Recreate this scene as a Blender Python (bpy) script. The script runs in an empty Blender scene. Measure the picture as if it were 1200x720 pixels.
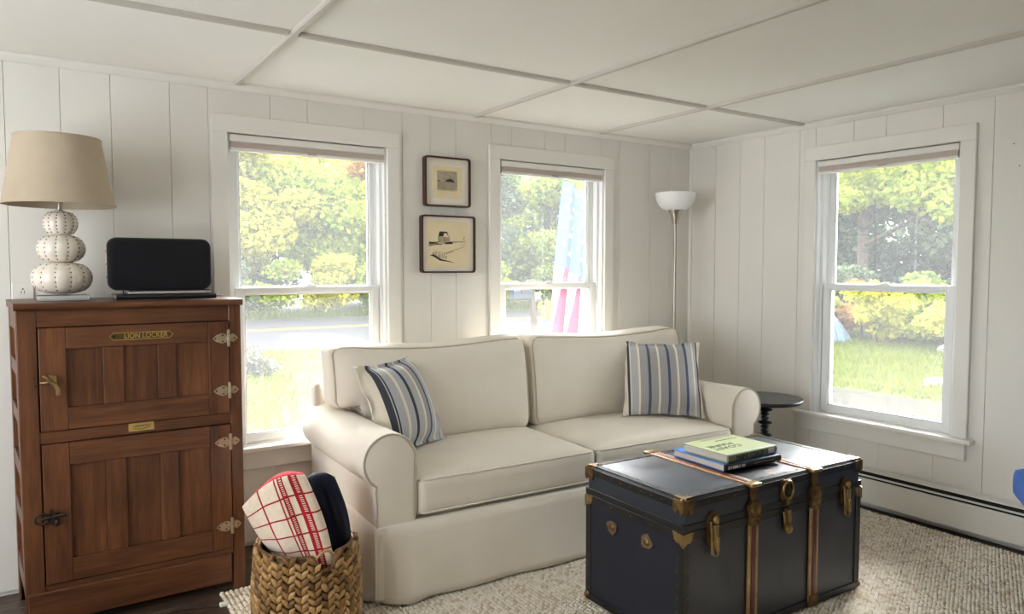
import bpy, bmesh, math, random
import numpy as np
from mathutils import Vector, Matrix, Euler

random.seed(7)
SC = bpy.context.scene
COL = SC.collection
PI = math.pi
R = math.radians

# ------------------------------------------------------------------ camera
cam_d = bpy.data.cameras.new('camera')
cam_d.sensor_fit = 'HORIZONTAL'
cam_d.sensor_width = 36.0
cam_d.lens = 36.0 * 850.0 / 1200.0
cam_d.clip_start = 0.05
cam_d.clip_end = 300
cam = bpy.data.objects.new('camera', cam_d)
COL.objects.link(cam)
cam.location = (-3.6933, -3.3908, 1.2746)
cam.rotation_euler = (PI / 2 - 0.05405, 0, -0.58789)
SC.camera = cam

# ------------------------------------------------------------------ world, lights, exposure
SKY_STRENGTH = 3.0
world = bpy.data.worlds.new('overcast_sky')
SC.world = world
world.use_nodes = True
bg = world.node_tree.nodes['Background']
bg.inputs['Color'].default_value = (0.92, 0.965, 1.0, 1)
bg.inputs['Strength'].default_value = SKY_STRENGTH

sun_d = bpy.data.lights.new('added_skylight', 'SUN')
sun_d.energy = 25.0
sun_d.angle = R(64)
sun_d.color = (1.0, 0.995, 1.0)
sun = bpy.data.objects.new('added_skylight', sun_d)
COL.objects.link(sun)
sun.rotation_euler = Vector((-0.56, -0.66, -0.47)).to_track_quat('-Z', 'Y').to_euler()   # broad lamp added to send overcast skylight in through the windows


def area(name, loc, rot, sx, sy, energy, color=(1, 0.97, 0.93), portal=False):
    d = bpy.data.lights.new(name, 'AREA')
    d.shape = 'RECTANGLE'
    d.size, d.size_y = sx, sy
    d.energy = energy
    d.color = color
    if portal:
        d.cycles.is_portal = True
    o = bpy.data.objects.new(name, d)
    COL.objects.link(o)
    o.location = loc
    o.rotation_euler = rot
    return o


# sky portals in the three windows in view and the added one in the left wall
area('window_portal', (-5.56, -1.55, 1.25), (0, R(-90), 0), 1.4, 1.9, 1, portal=True)
for k, (px, py, rz) in enumerate([(-2.568, 0.2, 0), (-1.143, 0.2, 0), (0.2, -1.31, -90)]):
    area('window_portal', (px, py, 1.17), (R(-90), 0, R(rz)), 0.78, 1.42, 1, portal=True)

SC.view_settings.view_transform = 'Standard'
SC.view_settings.look = 'None'
SC.view_settings.gamma = 1.0
SC.view_settings.use_curve_mapping = False
SC.view_settings.exposure = 1.68

# ------------------------------------------------------------------ helpers


def srgb(r, g, b):
    f = lambda c: (c / 255 / 12.92) if c / 255 <= 0.04045 else ((c / 255 + 0.055) / 1.055) ** 2.4
    return (f(r), f(g), f(b), 1)


MATS = {}


class NT:
    def __init__(self, name):
        m = bpy.data.materials.new(name)
        m.use_nodes = True
        self.m = m
        self.t = m.node_tree
        self.n = self.t.nodes
        self.b = self.n['Principled BSDF']
        MATS[name] = m

    def node(self, typ, **kw):
        x = self.n.new(typ)
        for k, v in kw.items():
            setattr(x, k, v)
        return x

    def link(self, a, b):
        self.t.links.new(a, b)

    def coords(self, scale=(1, 1, 1), kind='Object'):
        tc = self.node('ShaderNodeTexCoord')
        mp = self.node('ShaderNodeMapping')
        mp.inputs['Scale'].default_value = scale
        self.link(tc.outputs[kind], mp.inputs['Vector'])
        return mp.outputs['Vector']

    def noise(self, vec, scale, detail=4, rough=0.55, dist=0.0):
        x = self.node('ShaderNodeTexNoise')
        x.inputs['Scale'].default_value = scale
        x.inputs['Detail'].default_value = detail
        x.inputs['Roughness'].default_value = rough
        x.inputs['Distortion'].default_value = dist
        self.link(vec, x.inputs['Vector'])
        return x.outputs['Fac']

    def ramp(self, fac, stops, interp='LINEAR'):
        r = self.node('ShaderNodeValToRGB')
        cr = r.color_ramp
        cr.interpolation = interp
        while len(cr.elements) < len(stops):
            cr.elements.new(0.5)
        for e, (p, c) in zip(cr.elements, stops):
            e.position = p
            e.color = c if len(c) == 4 else (*c, 1)
        self.link(fac, r.inputs['Fac'])
        return r.outputs['Color']

    def bump(self, h, strength=0.2, dist=0.01):
        b = self.node('ShaderNodeBump')
        b.inputs['Strength'].default_value = strength
        b.inputs['Distance'].default_value = dist
        self.link(h, b.inputs['Height'])
        self.link(b.outputs['Normal'], self.b.inputs['Normal'])

    def mix(self, fac, a, b, mode='MIX'):
        x = self.node('ShaderNodeMix', data_type='RGBA', blend_type=mode)
        if hasattr(fac, 'links'):
            self.link(fac, x.inputs[0])
        else:
            x.inputs[0].default_value = fac
        for s, i in ((a, 6), (b, 7)):
            if hasattr(s, 'links'):
                self.link(s, x.inputs[i])
            else:
                x.inputs[i].default_value = s
        return x.outputs[2]

    def math(self, op, a, b=None):
        x = self.node('ShaderNodeMath', operation=op)
        for s, i in ((a, 0), (b, 1)):
            if s is None:
                continue
            if hasattr(s, 'links'):
                self.link(s, x.inputs[i])
            else:
                x.inputs[i].default_value = s
        return x.outputs[0]

    def set(self, color=None, rough=0.5, metal=0.0, spec=None):
        if color is not None:
            if hasattr(color, 'links'):
                self.link(color, self.b.inputs['Base Color'])
            else:
                self.b.inputs['Base Color'].default_value = color
        if hasattr(rough, 'links'):
            self.link(rough, self.b.inputs['Roughness'])
        else:
            self.b.inputs['Roughness'].default_value = rough
        self.b.inputs['Metallic'].default_value = metal
        if spec is not None:
            self.b.inputs['Specular IOR Level'].default_value = spec
        return self.m


def simple(name, c1, c2=None, rough=0.5, metal=0.0, scale=8.0, stretch=(1, 1, 1), bump=0.0, bscale=None, bdist=0.004, spec=None, detail=4):
    n = NT(name)
    v = n.coords(stretch)
    f = n.noise(v, scale, detail)
    c2 = c2 or c1
    col = n.ramp(f, [(0.3, c1), (0.7, c2)])
    n.set(col, rough, metal, spec)
    if bump:
        n.bump(n.noise(v, bscale or scale * 4, 3), bump, bdist)
    return n.m


def wood(name, dark, mid, light, stretch, scale=1.0, rough=0.42):
    n = NT(name)
    v = n.coords(stretch)
    f1 = n.noise(v, 3.0 * scale, 6, 0.62, 0.7)
    f2 = n.noise(v, 17 * scale, 3, 0.6)
    c = n.ramp(f1, [(0.22, dark), (0.5, mid), (0.78, light)])
    c2 = n.ramp(f2, [(0.36, (0.74, 0.72, 0.70, 1)), (0.6, (1, 1, 1, 1))])
    big = n.noise(n.coords((1, 1, 1)), 3.2, 3)
    c3 = n.ramp(big, [(0.3, (0.72, 0.68, 0.66, 1)), (0.65, (1.08, 1.05, 1.02, 1))])
    col = n.mix(1.0, c, c2, 'MULTIPLY')
    col = n.mix(1.0, col, c3, 'MULTIPLY')
    n.set(col, rough, 0, 0.45)
    n.bump(f2, 0.18, 0.002)
    return n.m


simple('wall_paint', srgb(236, 232, 225), srgb(232, 228, 220), 0.5, 0, 1.3, bump=0.05, bscale=40, bdist=0.002)
simple('ceiling_paint', srgb(247, 245, 238), srgb(243, 240, 232), 0.7, 0, 1.1)
simple('batten_shade_grey', srgb(206, 201, 191), srgb(200, 195, 184), 0.6, 0, 2)  # greyer than the ceiling: the battens' shaded sides put into the colour
simple('trim_paint', srgb(240, 237, 230), srgb(236, 232, 225), 0.38, 0, 2)
simple('vinyl_white', srgb(244, 245, 244), srgb(240, 241, 240), 0.3, 0, 2)
simple('blind_fabric', srgb(226, 216, 206), srgb(219, 208, 198), 0.8, 0, 30, bump=0.1)
simple('dark_gap', (0.01, 0.01, 0.01, 1), None, 0.8)
wood('floor_wood', srgb(58, 45, 38), srgb(84, 68, 58), srgb(112, 94, 82), (1.2, 14, 14), 1.0, 0.36)
wood('oak_v', srgb(66, 39, 23), srgb(106, 65, 39), srgb(132, 86, 54), (9, 9, 0.7), 0.8, 0.38)
wood('oak_h', srgb(64, 38, 23), srgb(104, 64, 39), srgb(130, 85, 54), (0.7, 9, 9), 0.8, 0.38)
wood('walnut', srgb(44, 24, 18), srgb(72, 42, 32), srgb(96, 60, 46), (14, 14, 2), 1.0, 0.4)
simple('brass_dull', srgb(136, 108, 66), srgb(78, 60, 40), 0.46, 0.85, 28, bump=0.2)
simple('brass_light', srgb(178, 152, 104), srgb(128, 102, 62), 0.36, 0.9, 30)
simple('steel_plate', srgb(186, 168, 142), srgb(146, 126, 100), 0.4, 0.45, 30)
simple('brass_letter', srgb(206, 176, 104), srgb(180, 150, 84), 0.4, 0.3, 30)
simple('brass_plate', srgb(96, 72, 34), srgb(74, 54, 28), 0.5, 0.3, 30)
simple('iron_dark', srgb(74, 66, 58), srgb(40, 34, 30), 0.5, 0.7, 30)
simple('nickel', srgb(190, 182, 172), srgb(172, 164, 154), 0.28, 0.95, 6)
simple('black_ink', srgb(46, 42, 38), srgb(66, 60, 54), 0.8, 0, 60)
simple('paper_cream', srgb(236, 219, 182), srgb(230, 211, 172), 0.85, 0, 12)
simple('paper_grey', srgb(196, 184, 158), srgb(168, 156, 132), 0.85, 0, 40)
simple('mat_board', srgb(240, 232, 216), srgb(236, 228, 212), 0.85, 0, 4)
simple('book_pages', srgb(214, 206, 196), srgb(190, 180, 168), 0.85, 0, 6, (1, 1, 60))


def fabric(name, c1, c2, wscale=260, bump=0.25, rough=0.9, wr=0.0):
    n = NT(name)
    v = n.coords()
    f = n.noise(v, 5, 3)
    col = n.ramp(f, [(0.3, c1), (0.7, c2)])
    n.set(col, rough, 0, 0.2)
    a = n.noise(v, wscale, 2)
    b = n.noise(v, 7, 3, 0.5, 0.4)
    h = n.math('ADD', n.math('MULTIPLY', a, 0.25), n.math('MULTIPLY', b, wr))
    n.bump(h, bump, 0.01)
    n.b.inputs['Sheen Weight'].default_value = 0.12
    return n.m


fabric('sofa_linen', srgb(236, 227, 213), srgb(230, 220, 205), 300, 0.16, 0.88, 1.0)
fabric('piping_linen', srgb(196, 184, 164), srgb(186, 174, 154), 300, 0.1)
fabric('shade_linen', srgb(192, 177, 155), srgb(178, 162, 140), 180, 0.25)
fabric('navy_wool', srgb(26, 30, 48), srgb(18, 21, 36), 220, 0.3)
fabric('blue_denim', srgb(66, 120, 206), srgb(48, 92, 170), 240, 0.3)
fabric('speaker_cloth', (0.006, 0.006, 0.008, 1), (0.01, 0.009, 0.011, 1), 500, 0.2, 0.85)


def glass_pane():
    n = NT('window_glass')
    out = n.n['Material Output']
    tr = n.node('ShaderNodeBsdfTransparent')
    tr.inputs['Color'].default_value = (0.985, 0.995, 0.99, 1)
    gl = n.node('ShaderNodeBsdfGlossy')
    gl.inputs['Roughness'].default_value = 0.0
    fr = n.node('ShaderNodeFresnel')
    fr.inputs['IOR'].default_value = 1.45
    mx = n.node('ShaderNodeMixShader')
    n.link(fr.outputs[0], mx.inputs[0])
    n.link(tr.outputs[0], mx.inputs[1])
    n.link(gl.outputs[0], mx.inputs[2])
    # translucent mix added to veil the view outside with haze
    tl_ = n.node('ShaderNodeBsdfTranslucent')
    tl_.inputs['Color'].default_value = (0.95, 0.97, 1, 1)
    m2 = n.node('ShaderNodeMixShader')
    m2.inputs[0].default_value = 0.018
    n.link(mx.outputs[0], m2.inputs[1])
    n.link(tl_.outputs[0], m2.inputs[2])
    n.link(m2.outputs[0], out.inputs['Surface'])


glass_pane()
n = NT('acrylic')
n.set((0.95, 0.97, 0.98, 1), 0.03)
n.b.inputs['Transmission Weight'].default_value = 0.9
n.b.inputs['IOR'].default_value = 1.45
n = NT('frosted_glass')
n.set(srgb(246, 247, 248), 0.35)
n.b.inputs['Subsurface Weight'].default_value = 0.3
n.b.inputs['Subsurface Radius'].default_value = (0.02, 0.02, 0.02)
n = NT('ceramic_white')
n.set(n.ramp(n.noise(n.coords(), 6, 3), [(0.3, srgb(232, 222, 208)), (0.7, srgb(222, 210, 194))]), 0.14)


class G:
    def __init__(s):
        s.v = []
        s.f = []
        s.mi = []

    def addm(s, vs, fs, mat=0):
        o = len(s.v)
        s.v += [tuple(v) for v in vs]
        s.f += [tuple(i + o for i in f) for f in fs]
        s.mi += [mat] * len(fs)
        return s

    def box(s, x0, x1, y0, y1, z0, z1, mat=0):
        vs = [(x, y, z) for x in (x0, x1) for y in (y0, y1) for z in (z0, z1)]
        return s.addm(vs, [(0, 1, 3, 2), (4, 6, 7, 5), (0, 4, 5, 1), (2, 3, 7, 6), (0, 2, 6, 4), (1, 5, 7, 3)], mat)

    def rbox(s, x0, x1, y0, y1, z0, z1, r=0.005, seg=2, mat=0):
        bm = bmesh.new()
        bmesh.ops.create_cube(bm, size=1)
        for v in bm.verts:
            v.co = ((x0 + x1) / 2 + v.co.x * (x1 - x0), (y0 + y1) / 2 + v.co.y * (y1 - y0), (z0 + z1) / 2 + v.co.z * (z1 - z0))
        bmesh.ops.bevel(bm, geom=list(bm.edges), offset=r, segments=seg, profile=0.5, affect='EDGES')
        bm.verts.index_update()
        s.addm([v.co[:] for v in bm.verts], [[v.index for v in f.verts] for f in bm.faces], mat)
        bm.free()
        return s

    def prism(s, prof, axis, a0, a1, mat=0):
        """extrude a 2-D polygon along an axis: 'x' prof=(y,z), 'y' prof=(x,z), 'z' prof=(x,y)"""
        def mk(p, a):
            return {'x': (a, p[0], p[1]), 'y': (p[0], a, p[1]), 'z': (p[0], p[1], a)}[axis]
        k = len(prof)
        vs = [mk(p, a0) for p in prof] + [mk(p, a1) for p in prof]
        fs = [(i, (i + 1) % k, (i + 1) % k + k, i + k) for i in range(k)] + [tuple(range(k))[::-1], tuple(range(k, 2 * k))]
        return s.addm(vs, fs, mat)

    def lathe(s, prof, seg=24, c=(0, 0, 0), mod=None, mat=0):
        vs, fs = [], []
        k = len(prof)
        for i in range(seg):
            a = 2 * PI * i / seg
            for j, (r, z) in enumerate(prof):
                rr = r * (mod(a, r, z) if mod else 1)
                vs.append((c[0] + rr * math.cos(a), c[1] + rr * math.sin(a), c[2] + z))
        for i in range(seg):
            for j in range(k - 1):
                fs.append((i * k + j, ((i + 1) % seg) * k + j, ((i + 1) % seg) * k + j + 1, i * k + j + 1))
        if prof[0][0] > 1e-6:
            fs.append(tuple(i * k for i in range(seg))[::-1])
        if prof[-1][0] > 1e-6:
            fs.append(tuple(i * k + k - 1 for i in range(seg)))
        return s.addm(vs, fs, mat)

    def tube(s, pts, r, seg=6, closed=False, mat=0):
        pts = [Vector(p) for p in pts]
        k = len(pts)
        rr = r if isinstance(r, (list, tuple)) else [r] * k
        vs, fs = [], []
        prev = None
        for i, p in enumerate(pts):
            if closed:
                t = pts[(i + 1) % k] - pts[i - 1]
            else:
                t = pts[min(i + 1, k - 1)] - pts[max(i - 1, 0)]
            t.normalize()
            if prev is None:
                u = t.orthogonal().normalized()
            else:
                u = prev - t * prev.dot(t)
                if u.length < 1e-6:
                    u = t.orthogonal()
                u.normalize()
            prev = u
            w = t.cross(u)
            for j in range(seg):
                a = 2 * PI * j / seg
                vs.append(p + (u * math.cos(a) + w * math.sin(a)) * rr[i])
        for i in range(k if closed else k - 1):
            n2 = (i + 1) % k
            for j in range(seg):
                fs.append((i * seg + j, i * seg + (j + 1) % seg, n2 * seg + (j + 1) % seg, n2 * seg + j))
        if not closed:
            fs.append(tuple(range(seg))[::-1])
            fs.append(tuple(range((k - 1) * seg, k * seg)))
        return s.addm(vs, fs, mat)

    def ball(s, c, r, seg=10, rings=6, mat=0):
        if not isinstance(r, (list, tuple)):
            r = (r, r, r)
        vs = [(c[0], c[1], c[2] - r[2])]
        for i in range(1, rings):
            t = PI * i / rings
            for j in range(seg):
                a = 2 * PI * j / seg
                vs.append((c[0] + r[0] * math.sin(t) * math.cos(a), c[1] + r[1] * math.sin(t) * math.sin(a), c[2] - r[2] * math.cos(t)))
        vs.append((c[0], c[1], c[2] + r[2]))
        fs = [(0, 1 + (j + 1) % seg, 1 + j) for j in range(seg)]
        for i in range(rings - 2):
            for j in range(seg):
                a, b = 1 + i * seg + j, 1 + i * seg + (j + 1) % seg
                fs.append((a, b, b + seg, a + seg))
        L = len(vs) - 1
        b0 = 1 + (rings - 2) * seg
        fs += [(b0 + j, b0 + (j + 1) % seg, L) for j in range(seg)]
        return s.addm(vs, fs, mat)

    def xf(s, M):
        s.v = [tuple(M @ Vector(v)) for v in s.v]
        return s

    def map(s, fn):
        s.v = [tuple(fn(*v)) for v in s.v]
        return s

    def build(s, name, mat, parent=None, smooth=None, recalc=True, **tags):
        me = bpy.data.meshes.new(name)
        me.from_pydata(s.v, [], s.f)
        mats = mat if isinstance(mat, (list, tuple)) else [mat]
        for m in mats:
            me.materials.append(MATS[m])
        if len(mats) > 1:
            me.polygons.foreach_set('material_index', s.mi)
        if recalc:
            bm = bmesh.new()
            bm.from_mesh(me)
            bmesh.ops.recalc_face_normals(bm, faces=bm.faces)
            bm.to_mesh(me)
            bm.free()
        if smooth:
            me.shade_smooth()
            me.set_sharp_from_angle(angle=R(smooth))
        me.update()
        o = bpy.data.objects.new(name, me)
        COL.objects.link(o)
        if parent:
            o.parent = parent
        return tag(o, **tags)


def tag(o, label=None, cat=None, group=None, kind=None):
    if label:
        o['label'] = label
    if cat:
        o['category'] = cat
    if group:
        o['group'] = group
    if kind:
        o['kind'] = kind
    return o


def empty(name, loc=(0, 0, 0), rz=0.0, parent=None, **tags):
    o = bpy.data.objects.new(name, None)
    o.empty_display_size = 0.1
    COL.objects.link(o)
    o.location = loc
    o.rotation_euler = (0, 0, rz)
    if parent:
        o.parent = parent
    return tag(o, **tags)


def dup(o, parent=None, loc=None, rot=None):
    c = o.copy()
    COL.objects.link(c)
    if parent:
        c.parent = parent
    if loc is not None:
        c.location = loc
    if rot is not None:
        c.rotation_euler = rot
    return c


def fastmesh(name, V, F, mat, parent=None, smooth=False, **tags):
    V = np.asarray(V, np.float32)
    F = np.asarray(F, np.int32)
    k = F.shape[1]
    me = bpy.data.meshes.new(name)
    me.vertices.add(len(V))
    me.vertices.foreach_set('co', V.ravel())
    me.loops.add(F.size)
    me.loops.foreach_set('vertex_index', F.ravel())
    me.polygons.add(len(F))
    me.polygons.foreach_set('loop_start', np.arange(0, F.size, k, dtype=np.int32))
    me.materials.append(MATS[mat])
    me.update(calc_edges=True)
    if smooth:
        me.shade_smooth()
    o = bpy.data.objects.new(name, me)
    COL.objects.link(o)
    if parent:
        o.parent = parent
    return tag(o, **tags)


def smooth01(a, b, x):
    t = min(1, max(0, (x - a) / (b - a)))
    return t * t * (3 - 2 * t)


def cushion_grid(w, d, h, r, n=(14, 14, 5), puff=(0.0, 0.0), fn=None):
    """rounded box centred at origin (w,d,h), subdivided, with crowned top/bottom (puff z) ; returns G"""
    g = G()
    nx, ny, nz = n
    idx = {}

    def vert(i, j, k):
        key = (i, j, k)
        if key in idx:
            return idx[key]
        x, y, z = (i / nx - .5) * w, (j / ny - .5) * d, (k / nz - .5) * h
        # push samples toward edges for a tight round-over
        cx, cy, cz = max(-w / 2 + r, min(w / 2 - r, x)), max(-d / 2 + r, min(d / 2 - r, y)), max(-h / 2 + r, min(h / 2 - r, z))
        dv = Vector((x - cx, y - cy, z - cz))
        m = max(abs(dv.x), abs(dv.y), abs(dv.z))
        if m > 1e-9:
            dv = dv.normalized() * min(r, m)
        p = Vector((cx, cy, cz)) + dv
        u, v = 2 * x / w, 2 * y / d
        cr = (1 - u ** 4) * (1 - v ** 4)
        if z > 0:
            p.z += puff[0] * cr * (2 * z / h)
        else:
            p.z += puff[1] * cr * (2 * z / h)
        if fn:
            p = Vector(fn(*p))
        idx[key] = len(g.v)
        g.v.append(tuple(p))
        return idx[key]
    for k in (0, nz):
        for i in range(nx):
            for j in range(ny):
                g.f.append((vert(i, j, k), vert(i + 1, j, k), vert(i + 1, j + 1, k), vert(i, j + 1, k)))
    for j in (0, ny):
        for i in range(nx):
            for k in range(nz):
                g.f.append((vert(i, j, k), vert(i + 1, j, k), vert(i + 1, j, k + 1), vert(i, j, k + 1)))
    for i in (0, nx):
        for j in range(ny):
            for k in range(nz):
                g.f.append((vert(i, j, k), vert(i, j + 1, k), vert(i, j + 1, k + 1), vert(i, j, k + 1)))
    g.mi = [0] * len(g.f)
    return g


def text_mesh(txt, size, depth=0.0006):
    cu = bpy.data.curves.new('lettering', 'FONT')
    cu.body = txt
    cu.size = size
    cu.extrude = depth
    cu.align_x = 'CENTER'
    cu.align_y = 'CENTER'
    o = bpy.data.objects.new('lettering', cu)
    COL.objects.link(o)
    dg = bpy.context.evaluated_depsgraph_get()
    me = bpy.data.meshes.new_from_object(o.evaluated_get(dg))
    bpy.data.objects.remove(o)
    bpy.data.curves.remove(cu)
    return me


def text_obj(txt, size, mat, parent, M, name='lettering', xs=1.0):
    me = text_mesh(txt, size)
    me.transform(M @ Matrix.Diagonal((xs, 1, 1, 1)))
    me.materials.clear()
    me.materials.append(MATS[mat])
    o = bpy.data.objects.new(name, me)
    COL.objects.link(o)
    o.parent = parent
    return o


# ================================================================== ROOM SHELL
XL, YF, H = -5.4, -4.9, 2.088
WT = 0.15
OPH, OPT, OPB = 0.378, 1.871, 0.45       # window opening half width, top, bottom
W1, W2, W3 = -2.568, -1.143, -1.31

floor = G().box(XL - .15, 0.15, YF - .15, 0.15, -0.12, -0.012).build('floor', 'floor_wood', kind='structure')
# floor boards in the corner the photo shows beside the rug
yb = 0.0
for i in range(24):
    x0 = -5.3 + (i % 3) * 0.11
    G().rbox(x0, -2.45, yb - 0.079, yb - 0.001, -0.013, 0.0, 0.002, 1).build('floor_board', 'floor_wood', floor)
    yb -= 0.08
G().box(-2.45, 0, -1.92, 0, -0.013, -0.001).build('subfloor_panel', 'floor_wood', floor)
G().box(XL, 0, YF, -1.92, -0.013, -0.001).build('subfloor_panel', 'floor_wood', floor)

ceiling = G().box(XL - .15, 0.15, YF - .15, 0.15, H, H + 0.1).build('ceiling', 'ceiling_paint', kind='structure')


def wall_with_openings(name, length0, length1, openings, boards, M):
    """wall in local frame: x along wall, y outwards (0 = inner board face), openings=[(centre)]"""
    g = G()
    xs = sorted([length0, length1] + [c + s * OPH for c in openings for s in (-1, 1)])
    for a, b in zip(xs[:-1], xs[1:]):
        mid = (a + b) / 2
        if any(abs(mid - c) < OPH for c in openings):
            g.box(a, b, 0.010, WT, -0.1, OPB)
            g.box(a, b, 0.010, WT, OPT, H + 0.1)
        else:
            g.box(a, b, 0.010, WT, -0.1, H + 0.1)
    g.xf(M)
    w = g.build(name, 'wall_paint', kind='structure')
    gap = 0.0008
    for a, b in zip(boards[:-1], boards[1:]):
        # split the board where a window takes it over
        cuts = sorted([a, b] + [e for c in openings for e in (c - OPH, c + OPH) if a < e < b])
        for c0, c1 in zip(cuts[:-1], cuts[1:]):
            e0 = gap if c0 == a else 0
            e1 = gap if c1 == b else 0
            mid = (c0 + c1) / 2
            if any(abs(mid - c) < OPH for c in openings):
                spans = [(0.014, OPB), (OPT, H)]
            else:
                spans = [(0.014, H)]
            for z0, z1 in spans:
                gg = G()
                ch = 0.0011
                gg.prism([(c0 + e0, 0.012), (c0 + e0, ch if e0 else 0), (c0 + e0 + (ch if e0 else 0), 0), (c1 - e1 - (ch if e1 else 0), 0), (c1 - e1, ch if e1 else 0), (c1 - e1, 0.012)], 'z', z0, z1)
                gg.xf(M)
                gg.build('wall_board', 'wall_paint', w)
    return w


bb = [-5.4, -5.22, -5.0, -4.83, -4.6, -4.45, -4.27, -4.06, -3.93, -3.75, -3.569, -3.394, -3.174, -3.022, -2.756, -2.584, -2.305, -2.10, -1.942, -1.791, -1.569, -1.434, -1.209, -1.058, -0.782, -0.633, -0.371, -0.19, 0]
wall_back = wall_with_openings('wall_back', XL, 0.15, [W1, W2], bb, Matrix.Identity(4))
rb = [0, 0.21, 0.403, 0.58, 0.818, 0.919, 1.143, 1.319, 1.598, 1.823, 2.03, 2.18, 2.4, 2.55, 2.8, 2.95, 3.2, 3.4, 3.62, 3.8, 4.0, 4.2, 4.4, 4.6, 4.9]
MR = Matrix.Rotation(R(-90), 4, 'Z')
wall_right = wall_with_openings('wall_right', 0, 4.9, [-W3], rb, MR)

# left wall with window added for daylight, plain rear wall (both behind the camera)
g = G()
for (y0, y1, z0, z1) in [(YF, -2.5, -.1, H + .1), (-0.6, 0, -.1, H + .1), (-2.5, -0.6, -.1, 0.55), (-2.5, -0.6, 1.95, H + .1)]:
    g.box(XL - WT, XL, y0, y1, z0, z1)
wall_left = g.build('wall_left', 'wall_paint', kind='structure')
wall_front = G().box(XL, 0.15, YF - WT, YF, -.1, H + .1).build('wall_front', 'wall_paint', kind='structure')
g = G()
for y in (-2.5, -1.57, -0.65):
    g.box(XL - .1, XL - .05, y, y + .05, .55, 1.95)
for z in (.55, 1.22, 1.90):
    g.box(XL - .1, XL - .05, -2.5, -0.6, z, z + .05)
g.build('window_4', 'trim_paint', kind='structure')  # unseen window added to bring extra daylight into the room

# crown strips, corner strip, ceiling battens
G().prism([(-0.03, H - .001), (-0.03, H - 0.012), (-0.010, H - 0.030), (0, H - 0.030), (0, H - .001)], 'x', XL, 0).build('trim_1', 'trim_paint', kind='structure')
G().prism([(-0.03, H - .001), (-0.03, H - 0.012), (-0.010, H - 0.030), (0, H - 0.030), (0, H - .001)], 'y', YF, 0).build('trim_2', 'trim_paint', kind='structure')
G().prism([(0, 0)] + [(-0.016 * math.cos(a * PI / 12), -0.016 * math.sin(a * PI / 12)) for a in range(7)], 'z', 0.01, H - .03).build('trim_3', 'wall_paint', smooth=40, kind='structure')
ti = 4
bz0, bz1 = H - 0.014, H + 0.002


def batten(a0, a1, c, axis):
    global ti
    hw = 0.015
    prof = [(c - hw, bz1), (c - hw + .001, bz0 + .006), (c - hw + .006, bz0), (c + hw - .006, bz0), (c + hw - .001, bz0 + .006), (c + hw, bz1)]
    G().prism(prof, axis, a0, a1).build('trim_%d' % ti, 'batten_shade_grey', kind='structure')
    ti += 1


for x in (-4.12, -2.905, -1.685, -0.815):
    batten(YF, -0.032, x, 'y')
YB = -0.852
for a, b in [(XL, -4.14), (-4.10, -2.926), (-2.884, -1.706), (-1.664, -0.836), (-0.794, -0.032)]:
    batten(a, b, YB, 'x')
    batten(a, b, YB - 2.44, 'x')

# ================================================================== WINDOWS


def make_window(idx, loc, rz):
    w = empty('window_%d' % idx, loc, rz, kind='structure')
    co = 0.447
    t = -0.019
    G().rbox(-co, -OPH, t, 0.0, 0.462, 1.871, 0.0025, 1).build('casing', 'trim_paint', w)
    G().rbox(OPH, co, t, 0.0, 0.462, 1.871, 0.0025, 1).build('casing', 'trim_paint', w)
    G().rbox(-co, co, t, 0.0, 1.871, 1.948, 0.0025, 1).build('head_casing', 'trim_paint', w)
    G().rbox(-.478, .478, -0.055, 0.0, 0.440, 0.462, 0.006, 2).build('sill', 'trim_paint', w)
    G().box(-OPH, OPH, -0.001, 0.04, 0.440, 0.4615).build('stool', 'trim_paint', w)
    G().rbox(-.440, .440, -0.017, 0.0, 0.355, 0.440, 0.003, 1).build('apron', 'trim_paint', w)
    g = G()
    for s in (-1, 1):
        x0, x1 = sorted((s * OPH, s * (OPH - 0.026)))
        g.box(x0, x1, 0.03, WT, 0.45, 1.871)
        x0, x1 = sorted((s * OPH, s * (OPH - 0.010)))
        g.box(x0, x1, 0.0, 0.03, 0.45, 1.871)
        for yy in (0.066, 0.104):                      # parting strips of the sash tracks
            x0, x1 = sorted((s * (OPH - 0.026), s * (OPH - 0.036)))
            g.box(x0, x1, yy, yy + 0.006, 0.45, 1.871)
    g.box(-OPH, OPH, 0.03, WT, 1.845, 1.871)
    g.box(-OPH, OPH, 0.04, WT + .04, 0.43, 0.466)
    g.build('frame', 'vinyl_white', w)
    sx = 0.350

    def sash(name, y0, y1, z0, z1, bot, top, st=0.040):
        g = G()
        r = 0.004
        g.rbox(-sx, -sx + st, y0, y1, z0, z1, r, 1)
        g.rbox(sx - st, sx, y0, y1, z0, z1, r, 1)
        g.rbox(-sx + st - .004, sx - st + .004, y0, y1, z0, z0 + bot, r, 1)
        g.rbox(-sx + st - .004, sx - st + .004, y0, y1, z1 - top, z1, r, 1)
        # glazing bead
        ym = (y0 + y1) / 2
        for a, b in ((-sx + st, -sx + st + .006), (sx - st - .006, sx - st)):
            g.box(a, b, ym - .008, ym + .008, z0 + bot, z1 - top)
        for a, b in ((z0 + bot, z0 + bot + .006), (z1 - top - .006, z1 - top)):
            g.box(-sx + st, sx - st, ym - .008, ym + .008, a, b)
        o = g.build(name, 'vinyl_white', w)
        G().box(-sx + st, sx - st, ym - .002, ym + .002, z0 + bot, z1 - top).build('pane', 'window_glass', o)
        return o
    lo = sash('lower_sash', 0.034, 0.064, 0.468, 1.184, 0.038, 0.030)
    sash('upper_sash', 0.074, 0.104, 1.152, 1.846, 0.030, 0.034, 0.034)
    g = G()
    g.rbox(-0.028, 0.028, 0.036, 0.062, 1.183, 1.190, 0.003, 1)
    g.rbox(-0.012, 0.016, 0.040, 0.056, 1.188, 1.197, 0.004, 2)
    g.build('sash_lock', 'vinyl_white', lo)
    return w


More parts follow.
